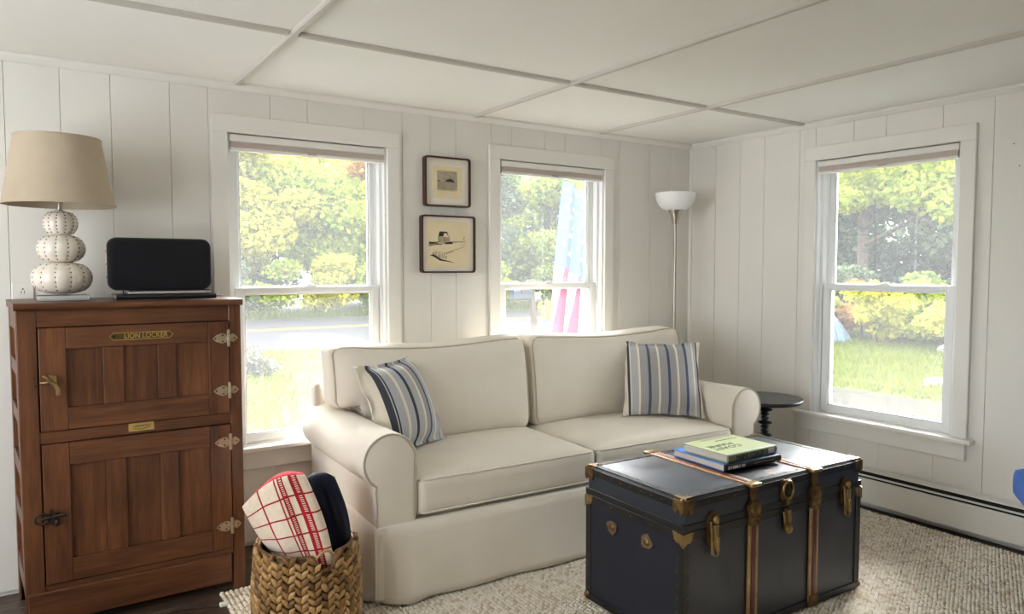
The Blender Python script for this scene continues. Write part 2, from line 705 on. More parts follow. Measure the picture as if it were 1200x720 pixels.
def make_blind(loc, rz, label):
    b = empty('window_blind', loc, rz, label=label, cat='blind', group='cellular blinds raised at the window heads')
    hw = OPH - 0.009
    G().rbox(-hw, hw, -0.012, 0.026, 1.834, 1.8655, 0.003, 1).build('head_rail', 'trim_paint', b)
    g = G()
    z = 1.8335
    for i in range(6):
        z1 = z - 0.0042
        g.prism([(-0.006, z), (-0.010, (z + z1) / 2), (-0.006, z1), (0.020, z1), (0.024, (z + z1) / 2), (0.020, z)], 'x', -hw + .006, hw - .006)
        z = z1
    g.build('pleated_fabric', 'blind_fabric', b)
    br = G().rbox(-hw + .003, hw - .003, -0.010, 0.024, 1.794, z, 0.003, 1).build('bottom_rail', 'trim_paint', b)
    G().rbox(-0.022, 0.022, -0.018, -0.009, 1.801, 1.806, 0.002, 1).build('pull_tab', 'nickel', br)


make_window(1, (W1, 0, 0), 0)
make_window(2, (W2, 0, 0), 0)
make_window(3, (0, W3, 0), R(-90))
make_blind((W1, 0, 0), 0, 'white cellular blind raised at the head of the window beside the oak icebox')
make_blind((W2, 0, 0), 0, 'white cellular blind raised at the head of the window with the flag outside')
make_blind((0, W3, 0), R(-90), 'white cellular blind raised at the head of the window above the heater')

# ================================================================== BASEBOARD HEATER (right wall)
ht = empty('baseboard_heater', (0, -2.6, 0), label='long cream metal baseboard heater with dark louvre slots along the wall', cat='heater')
ya, ybk = -2.25, 2.45
G().prism([(0, .008), (-.006, .008), (-.006, .214), (0, .214)], 'y', ya, ybk).build('back_plate', 'trim_paint', ht)
G().prism([(-.006, .216), (-.056, .209), (-.058, .2045), (-.056, .2045), (-.006, .212)], 'y', ya, ybk).build('top_cover', 'wall_paint', ht)
G().prism([(-.052, .1855), (-.060, .1845), (-.060, .1775), (-.052, .1785)], 'y', ya, ybk).build('damper_strip', 'trim_paint', ht)
G().prism([(-.056, .168), (-.064, .167), (-.066, .160), (-.066, .042), (-.060, .034), (-.054, .034), (-.054, .04), (-.060, .044), (-.060, .160), (-.056, .166)], 'y', ya, ybk).build('front_panel', 'wall_paint', ht)
g = G()
g.box(-.046, -.0065, ya, ybk, .05, .2035)
g.build('slot_shade_fill', 'dark_gap', ht)  # black filler that paints the shade inside the louvre slots
G().box(-.066, 0, ya - .02, ya, .01, .216).build('end_cap', 'wall_paint', ht)
G().box(-.066, 0, ybk, ybk + .02, .01, .216).build('end_cap', 'wall_paint', ht)

# ================================================================== RUG
def rug_material():
    n = NT('rug_wool')
    geo = n.node('ShaderNodeNewGeometry')
    v = n.coords()
    a = n.ramp(geo.outputs['Random Per Island'], [(0.0, srgb(208, 192, 170)), (0.35, srgb(236, 226, 209)), (1.0, srgb(248, 241, 230))])
    b = n.ramp(n.noise(v, 2.2, 4), [(0.3, (0.86, 0.84, 0.80, 1)), (0.65, (1, 1, 1, 1))])
    n.set(n.mix(1.0, a, b, 'MULTIPLY'), 0.95, 0, 0.1)
    n.bump(n.noise(v, 260, 2), 0.3, 0.004)


rug_material()
simple('rug_backing', srgb(150, 133, 110), srgb(124, 108, 88), 0.95, 0, 40)
RX0, RX1, RY0, RY1 = -3.11, -0.082, -3.05, -0.458
rug = empty('rug', ((RX0 + RX1) / 2, (RY0 + RY1) / 2, 0), label='large cream chunky woven wool rug under the sofa and trunk', cat='rug')
ox, oy = rug.location.x, rug.location.y
G().box(RX0 - ox, RX1 - ox, RY0 - oy, RY1 - oy, 0.0, 0.005).build('backing', 'rug_backing', rug)
rng = np.random.default_rng(5)
px_, py_ = 0.0175, 0.0150
nx_, ny_ = int((RX1 - RX0) / px_), int((RY1 + 2.85) / py_)
ii, jj = np.meshgrid(np.arange(nx_), np.arange(ny_), indexing='ij')
cx = RX0 + (ii + .5) * px_ + rng.normal(0, .0010, ii.shape)
cy = RY1 - (jj + .5 + 0.5 * (ii % 2)) * py_ + rng.normal(0, .0012, ii.shape)
rx = px_ * .56 * rng.uniform(.9, 1.1, ii.shape)
ry = py_ * .60 * rng.uniform(.85, 1.15, ii.shape)
hz = rng.uniform(.0080, .0110, ii.shape)
# a twist: each knot leans along its cord
ang = np.arange(6) * PI / 3
base = np.stack([np.cos(ang), np.sin(ang)], 1)
V = []
sk = 0.25
cx, cy, rx, ry, hz = [a.ravel() for a in (cx, cy, rx, ry, hz)]
ring0 = np.stack([cx[:, None] + rx[:, None] * base[None, :, 0], cy[:, None] + ry[:, None] * (base[None, :, 1] + sk * base[None, :, 0]), np.full((len(cx), 6), .004)], 2)
ring1 = np.stack([cx[:, None] + .72 * rx[:, None] * base[None, :, 0], cy[:, None] + .72 * ry[:, None] * (base[None, :, 1] + sk * base[None, :, 0]), np.repeat((.004 + .72 * hz)[:, None], 6, 1)], 2)
top = np.stack([cx, cy, .004 + hz], 1)[:, None, :]
V = np.concatenate([ring0, ring1, top], 1)
N = len(V)
V[:, :, 0] -= ox
V[:, :, 1] -= oy
F = []
for k in range(6):
    k2 = (k + 1) % 6
    F += [(k, k2, 6 + k2), (k, 6 + k2, 6 + k), (6 + k, 6 + k2, 12)]
F = (np.array(F)[None] + (np.arange(N) * 13)[:, None, None]).reshape(-1, 3)
fastmesh('knotted_weave', V.reshape(-1, 3), F, 'rug_wool', rug, True, kind='stuff')

# ================================================================== SOFA
sofa = empty('sofa', (-1.618, -0.9575, 0.0155), R(-2), label='cream slipcovered rolled-arm sofa with skirt and two seat cushions', cat='sofa')
LX = 1.0825


def arm_profile(inset=0.0):
    """(x, z) outline of the left arm, outer side at -x"""
    cxr, czr, rr = -0.973, 0.536, 0.108 - inset
    pts = []
    for a in np.linspace(10, 238, 22):
        t = R(a)
        pts.append((cxr + rr * math.cos(t), czr + rr * math.sin(t)))
    pts += [(-1.036 + inset, 0.425), (-1.032 + inset, 0.38), (-1.032 + inset, 0.28), (-1.035 + inset, 0.02), (-0.872 - inset, 0.02), (-0.872 - inset, 0.30), (-0.868 - inset, 0.50)]
    return pts


def make_arm(sgn):
    ys = [(0.0, 0.016), (0.004, 0.006), (0.012, 0.0), (0.3, 0.0), (0.6, 0.0), (0.80, 0.0), (0.812, 0.006)]
    g = G()
    loops = []
    for y, ins in ys:
        pr = arm_profile(ins)
        loops.append([(sgn * -x if sgn > 0 else x, y, z - (0.006 if 0.2 < y < 0.7 else 0)) for x, z in pr])
    k = len(loops[0])
    vs = [p for l in loops for p in l]
    fs = []
    for i in range(len(loops) - 1):
        for j in range(k):
            fs.append((i * k + j, i * k + (j + 1) % k, (i + 1) * k + (j + 1) % k, (i + 1) * k + j))
    fs += [tuple(range(k)), tuple(range((len(loops) - 1) * k, len(loops) * k))[::-1]]
    g.addm(vs, fs)
    o = g.build('arm', 'sofa_linen', sofa, smooth=50)
    pr = arm_profile(0.004)[:-4]
    pts = [(-0.874, 0.006, 0.30), (-0.870, 0.006, 0.50)]
    pts = [(-0.874, 0.31), (-0.870, 0.50)] + pr
    pts = [(-x if sgn > 0 else x, 0.004, z) for x, z in pts if z > 0.27]
    G().tube(pts, 0.0042, 6).build('piping', 'piping_linen', o, smooth=60)


make_arm(-1)
make_arm(1)
G().rbox(-0.88, 0.88, 0.03, 0.74, 0.06, 0.302, 0.01, 2).build('base', 'sofa_linen', sofa)
G().rbox(-1.03, 1.03, 0.735, 0.862, 0.02, 0.742, 0.035, 4).build('back_frame', 'sofa_linen', sofa, smooth=50)


def skirt():
    """slipcover skirt around three sides, flaring to the floor, with pleats at the two front corners"""
    xs = 1.040
    path = []
    for y in np.linspace(0.82, 0.0, 26):
        path.append((-xs, y, -1, 0))
    for x in np.linspace(-xs, xs, 160)[1:-1]:
        path.append((x, -0.004, 0, -1))
    for y in np.linspace(0.0, 0.82, 26):
        path.append((xs, y, 1, 0))
    zs = [0.300, 0.292, 0.25, 0.20, 0.14, 0.08, 0.03, 0.004]
    g = G()
    vs = []
    for x, y, nx, ny in path:
        dcorn = math.hypot(abs(x) - xs, y + 0.002)
        if nx and y < 0.001:
            nx, ny = nx * .7, -.7
        for z in zs:
            t = (0.30 - z) / 0.30
            off = 0.004 + 0.026 * t
            off += 0.026 * t * math.exp(-((dcorn - 0.13) / 0.055) ** 2)         # fold beside the pleat
            off -= 0.042 * t ** .5 * math.exp(-((dcorn - .02) / 0.03) ** 2)      # inverted pleat
            off += 0.012 * t * math.sin(x * 3.1 + 2.2 + 5 * z)
            off += 0.006 * t * math.sin(x * 7.3 + 1.0) + 0.005 * t * math.sin(x * 17 + y * 13)
            if z > .295:
                off = -0.012
            vs.append((x + nx * off, y + ny * off, z))
    k = len(zs)
    fs = [(i * k + j, (i + 1) * k + j, (i + 1) * k + j + 1, i * k + j + 1) for i in range(len(path) - 1) for j in range(k - 1)]
    g.addm(vs, fs)
    o = g.build('skirt', 'sofa_linen', sofa, smooth=60)
    m = o.modifiers.new('thickness', 'SOLIDIFY')
    m.thickness = 0.004
    m.offset = -1


skirt()


def make_seat(x0, x1):
    w, d, h = x1 - x0, 0.66, 0.148
    cxm = (x0 + x1) / 2
    g = cushion_grid(w, d, h, 0.028, (22, 18, 6), (0.026, 0.0))
    g.xf(Matrix.Translation((cxm, -0.004 + d / 2, 0.308 + h / 2)))
    o = g.build('seat_cushion', 'sofa_linen', sofa, smooth=70)
    for z in (0.308 + 0.010, 0.308 + h - 0.010):
        zz = z
        e = 0.003
        pts = []
        for x in np.linspace(x0 + .03, x1 - .03, 20):
            pts.append((x, -0.004 + 0.006, zz))
        pts = [(x0 + .006, 0.20, zz), (x0 + .004, 0.05, zz), (x0 + .010, 0.016, zz)] + pts + [(x1 - .010, 0.016, zz), (x1 - .004, 0.05, zz), (x1 - .006, 0.20, zz)]
        G().tube(pts, 0.0045, 6).build('piping', 'sofa_linen', o, smooth=60)


make_seat(-0.868, -0.004)
make_seat(0.000, 0.866)


def make_back(x0, x1, outer):
    """back cushion; outer = -1/+1: that side reaches out over the arm and is notched around it"""
    w, h, d = x1 - x0, 0.455, 0.19
    cxm = (x0 + x1) / 2
    zb0, zt = 0.452, 0.905

    def place(x, y, z):
        # x across, y -> height, z -> thickness (front = +z)
        X = cxm + x
        Z = zb0 + (y + h / 2)
        t = (Z - zb0) / (zt - zb0)
        s = smooth01(0.845, 0.905, X * outer) if outer else 0
        zb = zb0 + 0.195 * s
        Z2 = zb + t * (zt - zb)
        # sagging top edge, slight lean back
        Z2 -= 0.010 * math.cos((x / w) * 2 * PI) * t
        Y = 0.735 - d / 2 - z - 0.055 * (1 - t) - 0.012 * math.sin(t * PI) + 0.014
        return (X, Y, Z2)
    g = cushion_grid(w, h, d, 0.045, (26, 16, 8), (0.034, 0.0), None)
    g.map(place)
    o = g.build('back_cushion', 'sofa_linen', sofa, smooth=70)
    # piping around the front face edge
    pts = []
    m = 0.012
    xx = list(np.linspace(-w / 2 + .05, w / 2 - .05, 24))
    zf = d / 2 - 0.014
    for x in xx:
        pts.append(place(x, h / 2 - m, zf))
    pts.append(place(w / 2 - .022, h / 2 - .03, zf))
    for y in np.linspace(h / 2 - .06, -h / 2 + .06, 12):
        pts.append(place(w / 2 - m, y, zf))
    pts.append(place(w / 2 - .022, -h / 2 + .03, zf))
    for x in xx[::-1]:
        pts.append(place(x, -h / 2 + m, zf))
    pts.append(place(-w / 2 + .022, -h / 2 + .03, zf))
    for y in np.linspace(-h / 2 + .06, h / 2 - .06, 12):
        pts.append(place(-w / 2 + m, y, zf))
    pts.append(place(-w / 2 + .022, h / 2 - .03, zf))
    G().tube(pts, 0.0045, 6, True).build('piping', 'piping_linen', o, smooth=60)


make_back(-1.022, -0.012, -1)
make_back(0.012, 1.040, 1)

# ------------------------------------------------------------------ throw pillows
CRM, SLT, NVY, GRY, LGR, CHR = srgb(232, 222, 204), srgb(136, 140, 150), srgb(90, 97, 116), srgb(178, 175, 172), srgb(198, 197, 198), srgb(74, 76, 84)


def stripe_material(name, stops, fine=150, finec=0.36):
    n = NT(name)
    tc = n.node('ShaderNodeTexCoord')
    sp = n.node('ShaderNodeSeparateXYZ')
    n.link(tc.outputs['Object'], sp.inputs[0])
    t = n.math('ADD', n.math('MULTIPLY', sp.outputs['X'], 1 / 0.44), 0.5)
    c = n.ramp(t, stops, 'CONSTANT')
    # fine ticking inside the grey bands
    s = n.math('SINE', n.math('MULTIPLY', sp.outputs['X'], fine * 6.283))
    tick = n.math('GREATER_THAN', s, 0.1)
    mask = n.ramp(t, [(p, (1, 1, 1, 1) if cc in (GRY, LGR) else (0, 0, 0, 1)) for p, cc in stops], 'CONSTANT')
    f = n.math('MULTIPLY', n.math('MULTIPLY', tick, mask), finec)
    col = n.mix(f, c, NVY)
    n.set(col, 0.9, 0, 0.15)
    n.bump(n.noise(n.coords(), 220, 2), 0.2, 0.004)


st1 = [(0, CRM), (0.16, CHR), (0.215, LGR), (0.23, CHR), (0.245, LGR), (0.33, CRM), (0.36, LGR), (0.44, CHR), (0.48, LGR), (0.57, CRM), (0.60, GRY), (0.67, NVY), (0.70, LGR), (0.77, CRM), (0.795, LGR), (0.86, SLT), (0.885, LGR), (0.96, CRM)]
st2 = [(0, CRM), (0.085, CHR), (0.11, CRM), (0.125, LGR), (0.20, CRM), (0.225, GRY), (0.315, NVY), (0.345, GRY), (0.43, CRM), (0.455, GRY), (0.545, NVY), (0.575, GRY), (0.655, CRM), (0.68, GRY), (0.765, NVY), (0.795, LGR), (0.865, CRM), (0.885, LGR), (0.925, CHR), (0.94, CRM)]
stripe_material('pillow_stripe_a', st1)
stripe_material('pillow_stripe_b', st2)


def pillow(name, loc, eul, mat, label, side=0.42):
    root = empty(name, loc, label=label, cat='pillow', group='striped throw pillows on the sofa')
    root.rotation_euler = eul
    n_ = 26
    hs = side / 2
    fl = 0.026
    g = G()
    rr = random.Random(len(label))
    ph = [rr.uniform(0, 6) for _ in range(4)]

    def P(i, j, s):
        u, v = 2 * i / n_ - 1, 2 * j / n_ - 1
        inner = (hs - fl) / hs
        a = max(abs(u), abs(v))
        uu, vv = min(1, abs(u) / inner), min(1, abs(v) / inner)
        th = 0.082 * max(0, (1 - uu ** 2.2)) ** .6 * max(0, (1 - vv ** 2.2)) ** .6
        pinch = 1 - 0.085 * (1 - abs(v) ** 2) * abs(u) ** 3
        pinch2 = 1 - 0.085 * (1 - abs(u) ** 2) * abs(v) ** 3
        wob = 0.009 * math.sin(9 * v + ph[0]) * smooth01(inner - .03, 1, abs(u)) + 0.009 * math.sin(9 * u + ph[1]) * smooth01(inner - .03, 1, abs(v))
        return (u * hs * pinch, s * (th + 0.0015) + wob, v * hs * pinch2)
    vs, fs = [], []
    for s in (-1, 1):
        o = len(vs)
        for i in range(n_ + 1):
            for j in range(n_ + 1):
                vs.append(P(i, j, s))
        for i in range(n_):
            for j in range(n_):
                a = o + i * (n_ + 1) + j
                fs.append((a, a + n_ + 1, a + n_ + 2, a + 1))
    # stitch the rim
    m = (n_ + 1) ** 2
    rim = [(i, 0) for i in range(n_)] + [(n_, j) for j in range(n_)] + [(i, n_) for i in range(n_, 0, -1)] + [(0, j) for j in range(n_, 0, -1)]
    for q in range(len(rim)):
        a = rim[q][0] * (n_ + 1) + rim[q][1]
        b = rim[(q + 1) % len(rim)]
        b = b[0] * (n_ + 1) + b[1]
        fs.append((a, b, b + m, a + m))
    g.addm(vs, fs)
    g.build('cover', mat, root, smooth=80)
    for sx_, sz_ in ((-1, -1), (1, -1)):
        gg = G()
        for q in range(5):
            a = R(-60 + 30 * q)
            gg.tube([(sx_ * hs * .98, 0, sz_ * hs * .98), (sx_ * (hs + .016 * abs(math.cos(a))), 0.010 * math.sin(a), sz_ * (hs * .96 + .022 - 0.002 * q))], [0.003, 0.0015], 4)
        gg.build('tassel', 'piping_linen', root)


pillow('throw_pillow', (-2.357, -0.520, 0.680), (-0.40, -0.039, 0.45), 'pillow_stripe_a', 'blue striped throw pillow with wide cream border in the sofa corner near the icebox')
pillow('throw_pillow', (-0.892, -0.631, 0.684), (-0.50, 0.012, -0.64), 'pillow_stripe_b', 'blue and white striped throw pillow standing in the sofa corner near the floor lamp', 0.43)

# ================================================================== STEAMER TRUNK
def trunk_mat():
    n = NT('trunk_fibre')
    v = n.coords()
    f = n.noise(v, 5, 5)
    c = n.ramp(f, [(0.3, srgb(28, 33, 43)), (0.7, srgb(43, 49, 60))])
    sc = n.noise(n.coords((1, 1, 1)), 42, 5, 0.7)
    c = n.mix(n.ramp(sc, [(0.68, (0, 0, 0, 1)), (0.76, (1, 1, 1, 1))]), c, srgb(12, 12, 14))
    rgh = n.ramp(n.noise(v, 7, 4), [(0.3, (0.30, .30, .30, 1)), (0.7, (0.46, .46, .46, 1))])
    n.set(c, rgh, 0, 0.6)
    n.bump(sc, 0.12, 0.003)


trunk_mat()
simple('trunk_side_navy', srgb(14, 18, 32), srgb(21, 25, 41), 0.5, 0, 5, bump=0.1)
simple('trunk_edge', srgb(14, 14, 17), srgb(28, 27, 29), 0.36, 0.2, 20, bump=0.15, spec=0.7)
simple('slat_wood', srgb(104, 50, 44), srgb(80, 38, 36), 0.4, 0, 14, (4, 4, 1))
simple('slat_trim', srgb(190, 158, 110), srgb(150, 118, 76), 0.42, 0.4, 20)
simple('worn_leather', srgb(112, 88, 62), srgb(78, 58, 42), 0.7, 0, 30)
simple('tan_leather', srgb(186, 140, 92), srgb(150, 104, 64), 0.55, 0, 14)

TW, TD, TH = 0.484, 0.2515, 0.514
trunk = empty('steamer_trunk', (-1.480, -1.556, 0.016), -0.025, label='antique navy steamer trunk with brass latches used as coffee table', cat='trunk')
ZL = 0.405
body = G().rbox(-TW + .004, TW - .004, -TD + .004, TD - .004, 0.004, ZL, 0.006, 2).build('body', 'trunk_fibre', trunk)
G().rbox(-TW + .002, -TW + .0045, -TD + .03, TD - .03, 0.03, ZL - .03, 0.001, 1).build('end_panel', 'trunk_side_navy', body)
lid = G().rbox(-TW + .003, TW - .003, -TD + .003, TD - .003, ZL + .001, TH, 0.016, 4).build('lid', 'trunk_fibre', trunk, smooth=40)
e = 0.0


def edge_strip(x0, x1, y0, y1, z0, z1, r=0.002, parent=body):
    return G().rbox(x0, x1, y0, y1, z0, z1, r, 2).build('edge_binding', 'trunk_edge', parent)


bw = 0.030
for sx_ in (-1, 1):
    for sy_ in (-1, 1):
        g = G()
        xa, xb = sorted((sx_ * TW, sx_ * (TW - bw)))
        ya_, yb_ = sorted((sy_ * TD, sy_ * (TD - .003)))
        g.rbox(xa, xb, ya_, yb_, 0.006, ZL - .002, .001, 1)
        xa, xb = sorted((sx_ * TW, sx_ * (TW - .003)))
        ya_, yb_ = sorted((sy_ * TD, sy_ * (TD - bw)))
        g.rbox(xa, xb, ya_, yb_, 0.006, ZL - .002, .001, 1)
        g.build('edge_binding', 'trunk_edge', body)
for z0, z1, par in ((0.0, 0.026, body), (ZL - 0.030, ZL, body), (ZL + 0.002, ZL + .024, lid), (TH - 0.034, TH - .008, lid)):
    g = G()
    g.rbox(-TW, TW, -TD - .001, -TD + .004, z0, z1, .001, 1)
    g.rbox(-TW, TW, TD - .004, TD + .001, z0, z1, .001, 1)
    g.rbox(-TW - .001, -TW + .004, -TD, TD, z0, z1, .001, 1)
    g.rbox(TW - .004, TW + .001, -TD, TD, z0, z1, .001, 1)
    g.build('edge_binding', 'trunk_edge', par)
g = G()
for (x0, x1, y0, y1) in ((-TW + .012, TW - .012, -TD + .010, -TD + .038), (-TW + .012, TW - .012, TD - .038, TD - .010), (-TW + .010, -TW + .038, -TD + .012, TD - .012), (TW - .038, TW - .010, -TD + .012, TD - .012)):
    g.rbox(x0, x1, y0, y1, TH - .002, TH + .0015, .0008, 1)
g.build('edge_binding', 'trunk_edge', lid)

# rivets
riv0 = G().lathe([(0, .0022), (.0024, .0014), (.0034, -.001)], 6).build('rivet', 'brass_dull', lid, smooth=60)
first = [True]


def rivet(x, y, z, rot, par):
    if first[0]:
        o = riv0
        first[0] = False
        o.parent = par
    else:
        o = dup(riv0, par)
    o.location = (x, y, z)
    o.rotation_euler = rot


FR, LF, UP = (R(90), 0, 0), (0, R(-90), 0), (0, 0, 0)
for i in range(15):
    x = -TW + .05 + i * (2 * TW - .1) / 14
    if min(abs(x + .155), abs(x - .187), abs(x - .025)) > .05:
        rivet(x, -TD - .001, TH - .021, FR, lid)
        if i % 2:
            rivet(x, -TD - .001, ZL - .015, FR, body)
    rivet(x, -TD + .030, TH + .0015, UP, lid)
    rivet(x, TD - .030, TH + .0015, UP, lid)
for i in range(9):
    y = -TD + .045 + i * (2 * TD - .09) / 8
    rivet(-TW - .001, y, TH - .021, LF, lid)
    if i % 2 == 0:
        rivet(-TW - .001, y, ZL - .015, LF, body)
    rivet(-TW + .030, y, TH + .0015, UP, lid)
    rivet(TW - .030, y, TH + .0015, UP, lid)
for i in range(7):
    z = .05 + i * .045
    rivet(-TW, -TD + .024, z, LF, body)
    rivet(-TW, TD - .024, z, LF, body)
    rivet(TW - .024, -TD, z, FR, body)
    rivet(-TW + .024, -TD, z, FR, body)


# corner brasses: scalloped three-sided caps at the lid corners, V-shaped clips at the body top, ball corners at the bottom
def scallop(w0, h0):
    return [(0, 0), (w0, 0), (w0, -h0 * .72), (w0 * .86, -h0), (w0 * .62, -h0 * .86), (w0 * .5, -h0 * .62), (w0 * .34, -h0 * .92), (w0 * .16, -h0 * .98), (0, -h0 * .7)]


for sx_ in (-1, 1):
    for sy_ in (-1, 1):
        g = G()
        t = 0.004
        pr = scallop(.046, .048)
        g.prism([(sx_ * (TW + .002 - a), TH - .004 + b) for a, b in pr], 'y', sy_ * (TD - .001), sy_ * (TD + .0035))
        g.prism([(sy_ * (TD + .002 - a), TH - .004 + b) for a, b in pr], 'x', sx_ * (TW - .001), sx_ * (TW + .0035))
        g.prism([(sx_ * (TW - .004 - a), sy_ * (TD - .004 - b)) for a, b in ((0, 0), (.046, .002), (.040, .018), (.026, .022), (.022, .026), (.018, .040), (.002, .046))], 'z', TH - .002, TH + .003)
        g.ball((sx_ * (TW - .008), sy_ * (TD - .008), TH - .010), .0135, 10, 6)
        g.build('corner_cap', 'brass_dull', lid, smooth=40)
        g = G()
        pr = [(0, 0), (.046, .004), (.040, -.022), (.030, -.032), (.020, -.030), (0, -.044)]
        g.prism([(sx_ * (TW + .002 - a), ZL - .004 + b) for a, b in pr], 'y', sy_ * (TD - .001), sy_ * (TD + .0035))
        g.prism([(sy_ * (TD + .002 - a), ZL - .004 + b) for a, b in pr], 'x', sx_ * (TW - .001), sx_ * (TW + .0035))
        g.build('corner_clip', 'brass_light', body, smooth=40)
        g = G()
        g.ball((sx_ * (TW - .010), sy_ * (TD - .010), .020), .0165, 10, 7)
        g.ball((sx_ * (TW - .004), sy_ * (TD - .004), .014), .012, 8, 6)
        g.build('corner_ball', 'brass_dull', body, smooth=60)

# wooden slats with pale edges, running down the front and over the lid
for x in (-0.152, 0.186):
    gs = G().rbox(x - .011, x + .011, -TD - .010, -TD + .002, 0.03, ZL - .03, .003, 2)
    sl = gs.build('front_slat', 'slat_wood', body, smooth=40)
    for s in (-1, 1):
        G().rbox(x + s * .018 - .0075, x + s * .018 + .0075, -TD - .007, -TD + .002, 0.02, ZL - .03, .003, 2).build('slat_edge', 'slat_trim', sl, smooth=40)
    G().rbox(x - .024, x + .024, -TD - .012, -TD + .001, 0.002, 0.046, .003, 2).build('slat_foot', 'brass_dull', sl)
    # lid slat with leather-tan edges
    sl = G().rbox(x - .010, x + .010, -TD + .02, TD - .02, TH - .002, TH + .0065, .002, 2).build('lid_slat', 'slat_wood', lid, smooth=40)
    for s in (-1, 1):
        G().rbox(x + s * .0175 - .0065, x + s * .0175 + .0065, -TD + .014, TD - .014, TH - .002, TH + .005, .002, 2).build('slat_edge', 'tan_leather', sl, smooth=40)
    for s in (-1, 1):
        G().rbox(x - .027, x + .027, s * TD - .018, s * TD + .018, TH - .006, TH + .0075, .004, 2).build('slat_cap', 'brass_light', sl, smooth=40)
    # strap plate with two bosses, on the front
    g = G()
    g.prism([(x - .020, TH - .004), (x + .020, TH - .004), (x + .018, TH - .03), (x + .012, TH - .058), (x - .012, TH - .058), (x - .018, TH - .03)], 'y', -TD - .007, -TD)
    g.prism([(x - .030, .445), (x - .018, .458), (x + .018, .458), (x + .030, .445), (x + .031, .395), (x + .020, .374), (x, .360), (x - .020, .374), (x - .031, .395)], 'y', -TD - .012, -TD)
    pl = g.build('strap_plate', 'brass_dull', lid, smooth=30)
    g = G()
    for s in (-1, 1):
        g.ball((x + s * .014, -TD - .012, .428), (.009, .008, .014), 8, 6)
        g.ball((x + s * .014, -TD - .012, .398), (.008, .006, .009), 8, 6)
    g.ball((x, -TD - .012, .380), (.009, .005, .009), 8, 6)
    g.build('boss', 'brass_dull', pl, smooth=60)

# draw-bolt latches
for x in (-0.350, 0.376):
    g = G()
    pl_ = [(x + .026 * math.cos(a), .430 + .026 * math.sin(a)) for a in np.linspace(0, PI, 9)] + [(x - .027, .36), (x - .020, .345), (x + .020, .345), (x + .027, .36)]
    g.prism(pl_, 'y', -TD - .006, -TD)
    lt = g.build('latch', 'brass_dull', lid, smooth=30)
    g = G()
    g.rbox(x - .010, x + .014, -TD - .020, -TD - .006, .335, .415, .005, 2)
    g.ball((x + .002, -TD - .012, .430), (.012, .012, .014), 10, 6)
    g.tube([(x - .016, -TD - .010, .425), (x - .018, -TD - .016, .37), (x - .014, -TD - .014, .318), (x + .004, -TD - .016, .308), (x + .014, -TD - .014, .32), (x + .016, -TD - .012, .345)], .0045, 6)
    g.rbox(x - .004, x + .010, -TD - .026, -TD - .016, .325, .375, .004, 2)
    g.build('draw_bolt', 'brass_light', lt, smooth=40)

# lock with scalloped plate and hanging hasp
x = 0.026
g = G()
prof = []
for i in range(32):
    a = 2 * PI * i / 32
    rr = 0.042 * (1 + 0.10 * math.cos(4 * (a - PI / 4)))
    prof.append((x + rr * .86 * math.cos(a), .466 + rr * math.sin(a)))
g.prism(prof, 'y', -TD - .007, -TD)
g.prism([(x - .013, .432), (x + .013, .432), (x + .008, .412), (x - .008, .412)], 'y', -TD - .010, -TD)
lk = g.build('lock_plate', 'brass_dull', lid, smooth=30)
g = G()
g.tube([(x + .027 * math.cos(a), -TD - .009, .468 + .031 * math.sin(a)) for a in np.linspace(0, 2 * PI, 20)[:-1]], .0055, 6, True)
g.build('lock_ring', 'brass_light', lk, smooth=60)
g = G()
g.ball((x, -TD - .008, .466), (.017, .006, .021), 12, 6)
g.build('keyhole_boss', 'iron_dark', lk, smooth=60)
g = G()
g.rbox(x - .012, x + .020, -TD - .012, -TD, .318, .402, .007, 2)
hs_ = g.build('hasp', 'brass_dull', body, smooth=40)
g = G()
g.rbox(x - .004, x + .012, -TD - .018, -TD - .010, .348, .395, .004, 2)
g.lathe([(0, .010), (.015, .006), (.018, 0)], 16)
g.v[-48:] = [(x + .004 + p[0], -TD - .012 - p[2], .326 + p[1]) for p in g.v[-48:]]
g.tube([(x - .016, -TD - .004, .39), (x - .020, -TD - .012, .37), (x - .018, -TD - .012, .348)], .004, 6)
g.build('hasp_knob', 'brass_light', hs_, smooth=40)
# torn leather handle mounts on the end
for yy, zz in ((0.095, .322), (-0.088, .326)):
    g = G()
    rr = random.Random(int(yy * 1000))
    pr = [(yy + .030 * rr.uniform(.75, 1.1) * math.cos(a), zz + .027 * rr.uniform(.7, 1.15) * math.sin(a)) for a in np.linspace(0, 2 * PI, 15)[:-1]]
    g.prism(pr, 'x', -TW - .004, -TW + .003)
    mnt = g.build('handle_mount', 'worn_leather', body)
    g = G()
    g.lathe([(0, .006), (.011, .004), (.014, 0)], 12)
    g.v = [(-TW - .004 - p[2], yy + p[0], zz + p[1]) for p in g.v]
    g.build('mount_rivet', 'brass_dull', mnt, smooth=60)
# worn round sticker remnant on the lid
G().prism([(0.03 + .022 * math.cos(a) * (1 + .1 * math.sin(3 * a)), -.175 + .014 * math.sin(a)) for a in np.linspace(0, 2 * PI, 17)[:-1]], 'z', TH, TH + .0006).build('worn_spot', 'tan_leather', lid)

# ================================================================== BOOKS ON THE TRUNK
simple('book_green', srgb(158, 166, 122), srgb(146, 154, 112), 0.45, 0, 6)
simple('book_green_spine', srgb(126, 132, 102), srgb(114, 120, 92), 0.45, 0, 20)
simple('book_blue', srgb(70, 124, 196), srgb(58, 110, 184), 0.35, 0, 4)
simple('book_black', srgb(24, 26, 32), srgb(34, 36, 42), 0.35, 0, 10)
simple('letter_dark', srgb(40, 44, 36), srgb(40, 44, 36), 0.7)
simple('letter_light', srgb(222, 222, 216), srgb(222, 222, 216), 0.7)


